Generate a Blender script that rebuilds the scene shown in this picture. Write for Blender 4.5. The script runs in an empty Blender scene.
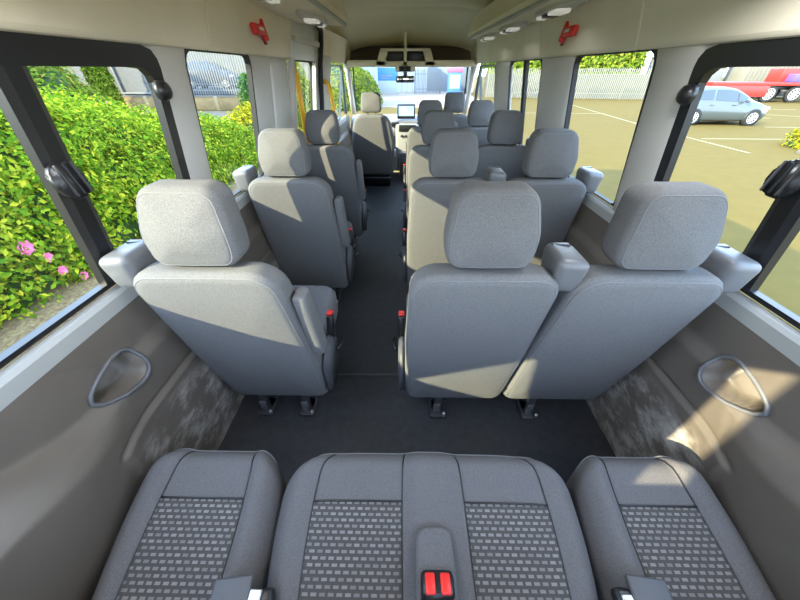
import bpy, bmesh, math, random
from mathutils import Vector, Matrix
random.seed(7)
S = bpy.context.scene
COL = S.collection

# ------------------------------------------------------------------ camera
cam = bpy.data.cameras.new('camera')
cam.lens, cam.sensor_width, cam.clip_start, cam.clip_end = 13.5, 36, 0.02, 500
co = bpy.data.objects.new('camera', cam)
COL.objects.link(co)
PITCH = math.atan(230 / 300)
YAW = math.atan(6 / 300 * math.cos(PITCH))
co.location = (-0.06, 0, 1.40)
co.rotation_euler = (math.pi / 2 - PITCH, 0, YAW)
S.camera = co

# ------------------------------------------------------------------ sky, sun, exposure
w = bpy.data.worlds.new('sky')
S.world = w
w.use_nodes = True
nt = w.node_tree
nt.nodes.clear()
tc = nt.nodes.new('ShaderNodeTexCoord')
sp = nt.nodes.new('ShaderNodeSeparateXYZ')
rp = nt.nodes.new('ShaderNodeValToRGB')
rp.color_ramp.elements[0].position = 0.0
rp.color_ramp.elements[0].color = (0.74, 0.87, 1.0, 1)
rp.color_ramp.elements[1].position = 0.6
rp.color_ramp.elements[1].color = (0.42, 0.62, 1.0, 1)
bg = nt.nodes.new('ShaderNodeBackground')
bg.inputs['Strength'].default_value = 5.0
ow = nt.nodes.new('ShaderNodeOutputWorld')
nt.links.new(tc.outputs['Generated'], sp.inputs[0])
nt.links.new(sp.outputs['Z'], rp.inputs[0])
nt.links.new(rp.outputs[0], bg.inputs['Color'])
nt.links.new(bg.outputs[0], ow.inputs['Surface'])

sun = bpy.data.lights.new('sun', 'SUN')
sun.energy = 9.2
sun.angle = math.radians(0.6)
sun.color = (1.0, 0.90, 0.60)
so = bpy.data.objects.new('sun', sun)
COL.objects.link(so)
SUN_DIR = Vector((1.0, 0.65, -0.57)).normalized()
so.rotation_euler = SUN_DIR.to_track_quat('-Z', 'Y').to_euler()
so.location = (-20, -13, 12)

S.view_settings.view_transform = 'Standard'
S.view_settings.look = 'None'
S.view_settings.gamma = 1
S.view_settings.use_curve_mapping = False
S.view_settings.exposure = 1.0
S.cycles.max_bounces = 10
S.cycles.diffuse_bounces = 6
S.cycles.transparent_max_bounces = 16
S.cycles.use_denoising = True
S.cycles.sample_clamp_indirect = 6


# ------------------------------------------------------------------ materials
def mat(name, col, rough=0.6, metal=0.0, var=0.0, scale=40, bump=0.0, bscale=None, spec=0.5, col2=None, coat=0.0):
    m = bpy.data.materials.new(name)
    m.use_nodes = True
    t = m.node_tree
    b = t.nodes['Principled BSDF']
    b.inputs['Roughness'].default_value = rough
    b.inputs['Metallic'].default_value = metal
    b.inputs['Specular IOR Level'].default_value = spec
    b.inputs['Coat Weight'].default_value = coat
    b.inputs['Base Color'].default_value = (*col, 1)
    if var or bump or col2:
        tx = t.nodes.new('ShaderNodeTexCoord')
        nz = t.nodes.new('ShaderNodeTexNoise')
        nz.inputs['Scale'].default_value = scale
        nz.inputs['Detail'].default_value = 4
        t.links.new(tx.outputs['Object'], nz.inputs['Vector'])
        if var or col2:
            r = t.nodes.new('ShaderNodeValToRGB')
            a = col if col2 else tuple(c * (1 - var) for c in col)
            z = col2 if col2 else tuple(min(1, c * (1 + var)) for c in col)
            r.color_ramp.elements[0].position = 0.35
            r.color_ramp.elements[1].position = 0.65
            r.color_ramp.elements[0].color = (*a, 1)
            r.color_ramp.elements[1].color = (*z, 1)
            t.links.new(nz.outputs['Fac'], r.inputs[0])
            t.links.new(r.outputs[0], b.inputs['Base Color'])
        if bump:
            n2 = t.nodes.new('ShaderNodeTexNoise')
            n2.inputs['Scale'].default_value = bscale or scale
            t.links.new(tx.outputs['Object'], n2.inputs['Vector'])
            bp = t.nodes.new('ShaderNodeBump')
            bp.inputs['Strength'].default_value = bump
            bp.inputs['Distance'].default_value = 0.002
            t.links.new(n2.outputs['Fac'], bp.inputs['Height'])
            t.links.new(bp.outputs[0], b.inputs['Normal'])
    return m


def glass_mat(name, tint, refl=1.0):
    m = bpy.data.materials.new(name)
    m.use_nodes = True
    t = m.node_tree
    t.nodes.clear()
    o = t.nodes.new('ShaderNodeOutputMaterial')
    tr = t.nodes.new('ShaderNodeBsdfTransparent')
    tr.inputs[0].default_value = (*tint, 1)
    gl = t.nodes.new('ShaderNodeBsdfGlossy')
    gl.inputs['Roughness'].default_value = 0.02
    fr = t.nodes.new('ShaderNodeLayerWeight')
    pw = t.nodes.new('ShaderNodeMath')
    pw.operation = 'POWER'
    pw.inputs[1].default_value = 5.0
    mu = t.nodes.new('ShaderNodeMath')
    mu.operation = 'MULTIPLY_ADD'
    mu.inputs[1].default_value = refl
    mu.inputs[2].default_value = 0.02
    mx = t.nodes.new('ShaderNodeMixShader')
    t.links.new(fr.outputs['Facing'], pw.inputs[0])
    t.links.new(pw.outputs[0], mu.inputs[0])
    t.links.new(mu.outputs[0], mx.inputs[0])
    t.links.new(tr.outputs[0], mx.inputs[1])
    t.links.new(gl.outputs[0], mx.inputs[2])
    t.links.new(mx.outputs[0], o.inputs['Surface'])
    return m


def leaf_mat(name, c1, c2, c3):
    m = bpy.data.materials.new(name)
    m.use_nodes = True
    t = m.node_tree
    t.nodes.clear()
    o = t.nodes.new('ShaderNodeOutputMaterial')
    g = t.nodes.new('ShaderNodeNewGeometry')
    r = t.nodes.new('ShaderNodeValToRGB')
    e = r.color_ramp.elements
    e[0].position, e[0].color = 0.0, (*c1, 1)
    e[1].position, e[1].color = 1.0, (*c3, 1)
    k = e.new(0.55)
    k.color = (*c2, 1)
    t.links.new(g.outputs['Random Per Island'], r.inputs[0])
    d = t.nodes.new('ShaderNodeBsdfDiffuse')
    tl = t.nodes.new('ShaderNodeBsdfTranslucent')
    mx = t.nodes.new('ShaderNodeMixShader')
    mx.inputs[0].default_value = 0.35
    t.links.new(r.outputs[0], d.inputs[0])
    t.links.new(r.outputs[0], tl.inputs[0])
    t.links.new(d.outputs[0], mx.inputs[1])
    t.links.new(tl.outputs[0], mx.inputs[2])
    t.links.new(mx.outputs[0], o.inputs['Surface'])
    return m


def pattern_mat():
    """woven seat insert: offset rows of small light squares on charcoal"""
    m = bpy.data.materials.new('patterned_fabric')
    m.use_nodes = True
    t = m.node_tree
    b = t.nodes['Principled BSDF']
    b.inputs['Roughness'].default_value = 0.9
    b.inputs['Specular IOR Level'].default_value = 0.2
    tx = t.nodes.new('ShaderNodeTexCoord')
    br = t.nodes.new('ShaderNodeTexBrick')
    br.offset = 0.5
    br.inputs['Scale'].default_value = 1.0
    br.inputs['Brick Width'].default_value = 0.0206
    br.inputs['Row Height'].default_value = 0.0130
    br.inputs['Mortar Size'].default_value = 0.0037
    br.inputs['Mortar Smooth'].default_value = 0.15
    br.inputs['Color1'].default_value = (0.205, 0.192, 0.182, 1)
    br.inputs['Color2'].default_value = (0.150, 0.140, 0.134, 1)
    br.inputs['Mortar'].default_value = (0.066, 0.061, 0.058, 1)
    br2 = t.nodes.new('ShaderNodeTexBrick')
    br2.offset = 0.5
    br2.inputs['Scale'].default_value = 1.0
    br2.inputs['Brick Width'].default_value = 0.0206
    br2.inputs['Row Height'].default_value = 0.0130
    br2.inputs['Mortar Size'].default_value = 0.0062
    br2.inputs['Color1'].default_value = (0.60, 0.60, 0.60, 1)
    br2.inputs['Color2'].default_value = (0.60, 0.60, 0.60, 1)
    br2.inputs['Mortar'].default_value = (1, 1, 1, 1)
    nz = t.nodes.new('ShaderNodeTexNoise')
    nz.inputs['Scale'].default_value = 500
    mx = t.nodes.new('ShaderNodeMix')
    mx.data_type = 'RGBA'
    mx.blend_type = 'MULTIPLY'
    mx.inputs['Factor'].default_value = 1.0
    t.links.new(tx.outputs['Object'], br.inputs['Vector'])
    t.links.new(tx.outputs['Object'], br2.inputs['Vector'])
    t.links.new(br.outputs['Color'], mx.inputs['A'])
    t.links.new(br2.outputs['Color'], mx.inputs['B'])
    t.links.new(br.outputs['Color'], b.inputs['Base Color'])
    return m


M = dict(
    fabric=mat('seat_fabric', (0.138, 0.136, 0.136), 0.92, var=0.20, scale=420, bump=0.35, bscale=700, spec=0.15),
    fabric_dark=mat('bench_fabric', (0.118, 0.112, 0.113), 0.9, var=0.18, scale=420, bump=0.3, bscale=700, spec=0.15),
    pattern=pattern_mat(),
    piping=mat('piping', (0.150, 0.150, 0.155), 0.8),
    plastic=mat('charcoal_plastic', (0.060, 0.060, 0.066), 0.45, bump=0.12, bscale=600),
    bolster=mat('grey_plastic', (0.115, 0.116, 0.122), 0.42, bump=0.1, bscale=500),
    black=mat('black_plastic', (0.012, 0.012, 0.013), 0.35),
    rubber=mat('black_rubber', (0.010, 0.010, 0.011), 0.6),
    trim_dark=mat('wall_plastic', (0.090, 0.085, 0.084), 0.5, var=0.07, scale=6, bump=0.15, bscale=420),
    sill=mat('sill_plastic', (0.38, 0.38, 0.36), 0.5),
    beige=mat('beige_trim', (0.84, 0.76, 0.585), 0.75, var=0.03, scale=5, bump=0.08, bscale=500),
    pillar=mat('pillar_trim', (0.57, 0.545, 0.50), 0.6, bump=0.05, bscale=500),
    liner=mat('headliner', (0.70, 0.65, 0.45), 0.9, bump=0.1, bscale=800),
    floor=mat('floor_vinyl', (0.024, 0.025, 0.028), 0.55, var=0.18, scale=26, bump=0.25, bscale=350),
    steel=mat('steel', (0.55, 0.55, 0.56), 0.35, metal=1.0),
    dark_metal=mat('dark_metal', (0.045, 0.045, 0.050), 0.4, metal=0.3),
    silver_flap=mat('grey_buckle', (0.075, 0.075, 0.08), 0.55, metal=0.0),
    red=mat('red_plastic', (0.75, 0.030, 0.025), 0.35),
    white_print=mat('white_print', (0.8, 0.8, 0.8), 0.6),
    yellow=mat('yellow_paint', (0.85, 0.42, 0.010), 0.35),
    glass=glass_mat('window_glass', (0.86, 0.90, 0.87), 0.55),
    glass_dark=glass_mat('car_glass', (0.25, 0.32, 0.30), 1.0),
    dash=mat('dash_plastic', (0.13, 0.13, 0.135), 0.5, var=0.1, scale=12),
    body_white=mat('white_body_paint', (0.70, 0.70, 0.68), 0.3),
    body_teal=mat('door_frame_paint', (0.085, 0.115, 0.13), 0.35),
)


# ------------------------------------------------------------------ mesh helpers
def link(name, me, m=None, parent=None, smooth=False, loc=None):
    if m is not None:
        me.materials.append(m)
    if smooth:
        for p in me.polygons:
            p.use_smooth = True
    o = bpy.data.objects.new(name, me)
    COL.objects.link(o)
    if parent is not None:
        o.parent = parent
    if loc is not None:
        o.location = loc
    return o


def mk(name, V, F, m=None, parent=None, smooth=False, loc=None):
    me = bpy.data.meshes.new(name)
    me.from_pydata([tuple(v) for v in V], [], F)
    me.validate()
    bm = bmesh.new()
    bm.from_mesh(me)
    bmesh.ops.recalc_face_normals(bm, faces=bm.faces)
    bm.to_mesh(me)
    bm.free()
    return link(name, me, m, parent, smooth, loc)


def mkbm(name, bm, m=None, parent=None, smooth=False, loc=None):
    me = bpy.data.meshes.new(name)
    bmesh.ops.recalc_face_normals(bm, faces=bm.faces)
    bm.to_mesh(me)
    bm.free()
    return link(name, me, m, parent, smooth, loc)


def tag(o, label=None, cat=None, group=None, kind=None):
    if label: o['label'] = label
    if cat: o['category'] = cat
    if group: o['group'] = group
    if kind: o['kind'] = kind
    return o


def thing(name, label, cat, loc=(0, 0, 0), rotz=0.0, group=None):
    o = bpy.data.objects.new(name, None)
    o.empty_display_size = 0.1
    COL.objects.link(o)
    o.location = loc
    o.rotation_euler = (0, 0, rotz)
    return tag(o, label, cat, group)


def copy_tree(o, parent=None):
    c = o.copy()
    COL.objects.link(c)
    if parent is not None:
        c.parent = parent
    for ch in list(o.children):
        copy_tree(ch, c)
    return c


def box(bm, c, s, bev=0.0, seg=2, rot=None):
    """a (rotated) box with bevelled edges added to bm"""
    r = bmesh.ops.create_cube(bm, size=1.0)
    vs = r['verts']
    bmesh.ops.scale(bm, vec=s, verts=vs)
    if bev > 0:
        es = list({e for v in vs for e in v.link_edges})
        rb = bmesh.ops.bevel(bm, geom=es, offset=bev, segments=seg, profile=0.5, affect='EDGES')
        vs = list({v for f in rb['faces'] for v in f.verts} | {v for v in vs if v.is_valid})
    if rot is not None:
        bmesh.ops.rotate(bm, cent=(0, 0, 0), matrix=rot, verts=vs)
    bmesh.ops.translate(bm, vec=c, verts=vs)
    return vs


def bx(name, c, s, m, parent=None, bev=0.006, rot=None, seg=2):
    bm = bmesh.new()
    box(bm, c, s, bev, seg, rot)
    return mkbm(name, bm, m, parent, smooth=bev > 0.0)


def tube_geo(pts, r, n=8, cap=True, V=None, F=None):
    V = [] if V is None else V
    F = [] if F is None else F
    pts = [Vector(p) for p in pts]
    rr = r if isinstance(r, (list, tuple)) else [r] * len(pts)
    base = len(V)
    up = None
    for i, p in enumerate(pts):
        d = (pts[min(i + 1, len(pts) - 1)] - pts[max(i - 1, 0)]).normalized()
        if up is None:
            a = Vector((0, 0, 1)) if abs(d.z) < 0.9 else Vector((1, 0, 0))
            up = (a - d * a.dot(d)).normalized()
        else:
            up = (up - d * up.dot(d)).normalized()
        sd = d.cross(up)
        for k in range(n):
            t = 2 * math.pi * k / n
            V.append(p + (up * math.cos(t) + sd * math.sin(t)) * rr[i])
    for i in range(len(pts) - 1):
        for k in range(n):
            a = base + i * n + k
            b = base + i * n + (k + 1) % n
            F.append((a, b, b + n, a + n))
    if cap:
        F.append(tuple(base + k for k in range(n)))
        F.append(tuple(base + (len(pts) - 1) * n + k for k in range(n)))
    return V, F


def tube(name, pts, r, m, parent=None, n=8):
    V, F = tube_geo(pts, r, n)
    return mk(name, V, F, m, parent, smooth=True)


def cyl(name, a, b, r, m, parent=None, n=20, bev=0.0):
    a, b = Vector(a), Vector(b)
    if bev:
        d = (b - a).normalized() * bev
        return tube(name, [a, a + d * 0.3, a + d, b - d, b - d * 0.3, b], [r - bev, r - bev * 0.3, r, r, r - bev * 0.3, r - bev], m, parent, n)
    o = tube(name, [a, b], r, m, parent, n)
    return o


def outline(corners, n=7):
    """corners: [(x,z,radius)] counter-clockwise -> rounded polygon points"""
    pts = []
    N = len(corners)
    for i in range(N):
        p = Vector(corners[i][:2])
        r = corners[i][2]
        a = Vector(corners[i - 1][:2]) - p
        b = Vector(corners[(i + 1) % N][:2]) - p
        a.normalize()
        b.normalize()
        ang = a.angle(b)
        d = r / math.tan(ang / 2)
        p0, p1 = p + a * d, p + b * d
        c = p + (a + b).normalized() * (r / math.sin(ang / 2))
        v0, v1 = p0 - c, p1 - c
        t0 = math.atan2(v0.y, v0.x)
        t1 = math.atan2(v1.y, v1.x)
        while t1 - t0 > math.pi: t1 -= 2 * math.pi
        while t1 - t0 < -math.pi: t1 += 2 * math.pi
        for k in range(n):
            t = t0 + (t1 - t0) * k / (n - 1)
            pts.append(c + Vector((math.cos(t), math.sin(t))) * r)
    # resample long edges
    out = []
    for i, p in enumerate(pts):
        q = pts[(i + 1) % len(pts)]
        out.append(p)
        L = (q - p).length
        k = int(L / 0.06)
        for j in range(1, k + 1):
            out.append(p.lerp(q, j / (k + 1)))
    return out


def inset(pts, d):
    N = len(pts)
    out = []
    for i in range(N):
        t = (pts[(i + 1) % N] - pts[i - 1]).normalized()
        n = Vector((-t.y, t.x))
        out.append(pts[i] + n * d)
    return out


def pad(corners, thick, er, crown_b=0.01, crown_f=0.01, erf=None, warp=None, n=7):
    """upholstered pad standing in the XZ plane; back face at y=0, front at y=thick.
    returns V, F and the seam loop near the back edge"""
    P = outline(corners, n)
    cx = sum(p.x for p in P) / len(P)
    cz = sum(p.y for p in P) / len(P)
    erf = erf or er
    C = Vector((cx, cz))
    rings = []
    for s, cr in ((0.25, 0.96), (0.5, 0.8), (0.75, 0.5)):
        b = inset(P, er)
        rings.append(([C.lerp(p, s) for p in b], -crown_b * cr))
    steps = 5
    for k in range(steps + 1):
        a = math.pi / 2 * k / steps
        rings.append((inset(P, er * (1 - math.sin(a))), er * (1 - math.cos(a))))
    for k in range(steps + 1):
        a = math.pi / 2 * k / steps
        rings.append((inset(P, erf * (1 - math.cos(a))), thick - erf + erf * math.sin(a)))
    for s, cr in ((0.75, 0.5), (0.5, 0.8), (0.25, 0.96)):
        b = inset(P, erf)
        rings.append(([C.lerp(p, s) for p in b], thick + crown_f * cr))
    V, F = [], []
    N = len(P)
    for R, y in rings:
        for p in R:
            V.append(Vector((p.x, y, p.y)))
    for i in range(len(rings) - 1):
        for k in range(N):
            a, b = i * N + k, i * N + (k + 1) % N
            F.append((a, b, b + N, a + N))
    V.append(Vector((cx, -crown_b, cz)))
    V.append(Vector((cx, thick + crown_f, cz)))
    L = len(rings) - 1
    for k in range(N):
        F.append((k, (k + 1) % N, len(V) - 2))
        F.append((L * N + k, L * N + (k + 1) % N, len(V) - 1))
    seam = [Vector((p.x, er * 0.20, p.y)) for p in inset(P, er * 0.42)]
    if warp:
        V = [warp(v) for v in V]
        seam = [warp(v) for v in seam]
    return V, F, seam


def sstep(a, b, x):
    t = min(1, max(0, (x - a) / (b - a)))
    return t * t * (3 - 2 * t)


# ------------------------------------------------------------------ setting: the van's shell
def struct(o):
    o['kind'] = 'structure'
    return o


Y_BACK, Y_FRONT = -0.42, 5.45

# floor
bm = bmesh.new()
box(bm, (0, 2.5, -0.03), (1.95, 5.9, 0.06))
floor = struct(mkbm('floor', bm, M['floor']))
struct(bx('trim_1', (0, 1.115, 0.002), (1.86, 0.012, 0.005), mat('floor_joint', (0.05, 0.05, 0.053), 0.4), bev=0.001))


# lower side walls: heightfields seen from inside
def ridge(y):
    return 0.655 - 0.045 * sstep(0.68, 0.50, y) * (1 - sstep(0.45, 0.15, y)) + 0.06 * sstep(0.5, 0.1, y)


def cup_d(y, z):
    # rounded triangular recess, wide at the front
    u = (y - 0.575) / 0.088
    v = (z - 0.642) / (0.066 * (0.80 + 0.35 * max(-1, min(1, u))))
    return (abs(u) ** 2.6 + abs(v) ** 2.6) ** (1 / 2.6)


def wall_x(y, z):
    x = 0.948 + 0.004 * z
    zr = ridge(y)
    below = sstep(zr + 0.03, zr - 0.03, z)
    x -= 0.026 * below
    x -= (0.085 * sstep(0.58, 0.20, y)) * sstep(zr + 0.015, zr - 0.075, z) * (1 - 0.4 * sstep(0.40, 0.0, z))
    # kick panel
    kx = sstep(0.400, 0.425, y) * sstep(0.486, 0.473, z)
    x -= 0.012 * kx
    x += 0.006 * sstep(0.46, 0.0, z)
    if y > 0.40: x += 0.007 * max(0, 1 - abs(z - 0.489) / 0.008)
    # panel joint line
    jy = 0.47 + 0.10 * sstep(0.46, 0.70, z) - 0.16 * sstep(0.68, 0.86, z)
    if z > 0.46:
        x += 0.004 * max(0, 1 - abs(y - jy) / 0.008)
    # rear belly
    # cup recess
    d = cup_d(y, z)
    x += 0.070 * sstep(1.0, 0.70, d)
    x = min(x, 1.02)
    return x


def side_wall(name, sg):
    ys = [Y_BACK + 0.012 * i for i in range(int(1.75 / 0.012))]
    ys += [ys[-1] + 0.1 * i for i in range(1, 43)]
    zs = [0.00625 * i for i in range(137)]
    V, F = [], []
    for y in ys:
        for z in zs:
            fy = 0.0 if y < 4.2 else 0.0
            V.append((sg * (wall_x(y, z) - fy), y, z))
    n = len(zs)
    for i in range(len(ys) - 1):
        for j in range(n - 1):
            a = i * n + j
            F.append((a, a + 1, a + n + 1, a + n))
    m = M['trim_dark_l'] if sg < 0 else M['trim_dark_r']
    return struct(mk(name, V, F, m, smooth=True))


def scuffed(name, col, scol):
    """wall plastic with pale rubbed scuffs on the kick panel"""
    m = mat(name, col, 0.45, var=0.07, scale=6, bump=0.15, bscale=420)
    t = m.node_tree
    b = t.nodes['Principled BSDF']
    src = b.inputs['Base Color'].links[0].from_socket
    tx = t.nodes.new('ShaderNodeTexCoord')
    mp = t.nodes.new('ShaderNodeMapping')
    mp.inputs['Scale'].default_value = (1, 5, 9)
    mp.inputs['Rotation'].default_value = (0.5, 0, 0)
    nz = t.nodes.new('ShaderNodeTexNoise')
    nz.inputs['Scale'].default_value = 1.6
    nz.inputs['Detail'].default_value = 8
    nz.inputs['Roughness'].default_value = 0.7
    r = t.nodes.new('ShaderNodeValToRGB')
    r.color_ramp.elements[0].position = 0.45
    r.color_ramp.elements[0].color = (0, 0, 0, 1)
    r.color_ramp.elements[1].position = 0.68
    r.color_ramp.elements[1].color = (1, 1, 1, 1)
    sx = t.nodes.new('ShaderNodeSeparateXYZ')
    mr = t.nodes.new('ShaderNodeMapRange')
    mr.inputs['From Min'].default_value = 0.46
    mr.inputs['From Max'].default_value = 0.40
    my = t.nodes.new('ShaderNodeMapRange')
    my.inputs['From Min'].default_value = 0.38
    my.inputs['From Max'].default_value = 0.48
    mu = t.nodes.new('ShaderNodeMath'); mu.operation = 'MULTIPLY'
    mv = t.nodes.new('ShaderNodeMath'); mv.operation = 'MULTIPLY'
    mx = t.nodes.new('ShaderNodeMix')
    mx.data_type = 'RGBA'
    mx.inputs['B'].default_value = (*scol, 1)
    t.links.new(tx.outputs['Object'], mp.inputs['Vector'])
    t.links.new(mp.outputs[0], nz.inputs['Vector'])
    t.links.new(nz.outputs['Fac'], r.inputs[0])
    t.links.new(tx.outputs['Object'], sx.inputs[0])
    t.links.new(sx.outputs['Z'], mr.inputs['Value'])
    t.links.new(sx.outputs['Y'], my.inputs['Value'])
    t.links.new(mr.outputs[0], mu.inputs[0])
    t.links.new(my.outputs[0], mu.inputs[1])
    t.links.new(mu.outputs[0], mv.inputs[0])
    t.links.new(r.outputs[0], mv.inputs[1])
    t.links.new(mv.outputs[0], mx.inputs['Factor'])
    t.links.new(src, mx.inputs['A'])
    t.links.new(mx.outputs['Result'], b.inputs['Base Color'])
    return m


M['trim_dark_l'] = scuffed('wall_plastic_scuffed', (0.126, 0.107, 0.088), (0.46, 0.42, 0.38))
M['trim_dark_r'] = M['trim_dark_l']
wall_left = side_wall('wall_left', -1)
wall_right = side_wall('wall_right', 1)

for sg, wl in ((-1, wall_left), (1, wall_right)):
    # rim of the moulded cup recess
    pts = []
    for k in range(25):
        a = 2 * math.pi * k / 24
        lo_, hi_ = 0.0, 0.2
        for _ in range(24):
            md = (lo_ + hi_) / 2
            if cup_d(0.575 + md * math.cos(a), 0.642 + md * math.sin(a)) < 1.03: lo_ = md
            else: hi_ = md
        y, z = 0.575 + lo_ * math.cos(a), 0.642 + lo_ * math.sin(a)
        pts.append((sg * (wall_x(y, z) - 0.002), y, z))
    V, F = tube_geo(pts, 0.0065, 8, cap=False)
    mk('cup_recess_rim', V, F, M['bolster'], wl, smooth=True)

# outer skin behind the trim (keeps daylight out below the glass)
for sg, nm in ((-1, 'trim_2'), (1, 'trim_3')):
    struct(bx(nm, (sg * 1.03, 2.5, 0.36), (0.02, 5.95, 0.82), M['body_white'], bev=0.0))


def strip(name, prof, y0, y1, m, sg, n=1, bend=None):
    """extrude an (x,z) profile along y on one side"""
    V, F = [], []
    ys = [y0 + (y1 - y0) * i / n for i in range(n + 1)]
    for y in ys:
        for x, z in prof:
            if bend: x, z = bend(x, y, z)
            V.append((sg * x, y, z))
    k = len(prof)
    for i in range(n):
        for j in range(k):
            a, b = i * k + j, i * k + (j + 1) % k
            F.append((a, b, b + k, a + k))
    F.append(tuple(range(k)))
    F.append(tuple(range(n * k, n * k + k)))
    return struct(mk(name, V, F, m, smooth=False))


TN = [10]


def tname():
    TN[0] += 1
    return 'trim_%d' % TN[0]


def gx(z):      # half width of the glass plane
    return 0.985 - (z - 0.86) * 0.150


for sg in (-1, 1):
    # window sill strip
    strip(tname(), [(0.944, 0.845), (0.950, 0.858), (0.968, 0.862), (0.975, 0.80), (0.95, 0.80)], Y_BACK, 5.2, M['sill'], sg)
    # roof rail trim above the windows
    prof = [(0.935, 1.470), (0.875, 1.462), (0.862, 1.465), (0.855, 1.477), (0.835, 1.56), (0.808, 1.66), (0.79, 1.70), (0.93, 1.72), (0.98, 1.47)]
    cuts = [(Y_BACK, 1.575), (1.580, 2.655), (2.660, 5.38)] if sg > 0 else [(Y_BACK, 1.575), (1.580, 2.64), (3.44, 5.38)]
    for a, b in cuts:
        o = strip(tname(), prof, a, b, M['beige'], sg)
        bv = o.modifiers.new('bevel', 'BEVEL')
        bv.width = 0.006
        bv.segments = 2
        bv.limit_method = 'ANGLE'
        bv.angle_limit = math.radians(35)


def pillar(y0, y1, sg, m, inner=0.872, depth=0.12, z0=0.86, z1=1.475, lip=0.03):
    """a moulded pillar cover, leaning with the body side, flared at the top"""
    V, F = [], []
    zs = [z0 + (z1 - z0) * i / 10 for i in range(11)]
    for z in zs:
        xi = 0.955 - (z - 0.86) * (0.955 - inner) / 0.6
        fl = 0.018 * sstep(1.40, 1.475, z)
        a, b = y0 - fl, y1 + fl
        xo = max(gx(z) + 0.006, xi + 0.03)
        for x, y in ((xo, a), (min(xi + 0.035, xo - .005), a), (xi + 0.008, a + lip * 0.5), (xi, a + lip), (xi, b - lip), (xi + 0.008, b - lip * 0.5), (min(xi + 0.035, xo - .005), b), (xo, b)):
            V.append((sg * x, y, z))
    k = 8
    for i in range(len(zs) - 1):
        for j in range(k):
            a, b = i * k + j, i * k + (j + 1) % k
            F.append((a, b, b + k, a + k))
    F.append(tuple(range(k)))
    F.append(tuple(range(len(V) - k, len(V))))
    return struct(mk(tname(), V, F, m, smooth=True))


for sg in (-1, 1):
    pillar(1.240, 1.43 if sg < 0 else 1.475, sg, M['pillar'])
pillar(2.03, 2.30, -1, M['pillar'])
pillar(2.33, 2.66, -1, M['pillar'], inner=0.885)
pillar(2.175, 2.66, 1, M['pillar'])
pillar(3.44, 4.02, 1, M['pillar'])
pillar(3.50, 4.05, -1, M['pillar'], z1=1.72, inner=0.855)
# rear corner posts
for sg in (-1, 1):
    pillar(-0.47, -0.13, sg, M['pillar'])
    # unseen quarter panel, added and slanted to shape the sun wedge on the right seats
    V, F = [], []
    for off in (-0.012, -0.035):
        for y, z in ((0.22, 0.86), (0.22, 1.47), (-0.15, 1.47), (-0.15, 1.37), (0.02, 0.86), (-0.15, 1.01), (-0.15, 0.86)):
            V.append((sg * (gx(z) + off), y, z))
    F = [(0, 1, 2, 3), (4, 5, 6), (7, 8, 9, 10), (11, 12, 13)]
    for a, b in ((0, 1), (1, 2), (2, 3), (3, 0), (4, 5), (5, 6), (6, 4)):
        F.append((a, b, b + 7, a + 7))
    struct(mk(tname(), V, F, M['pillar']))


WN = [0]
W_REAR = []


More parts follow.
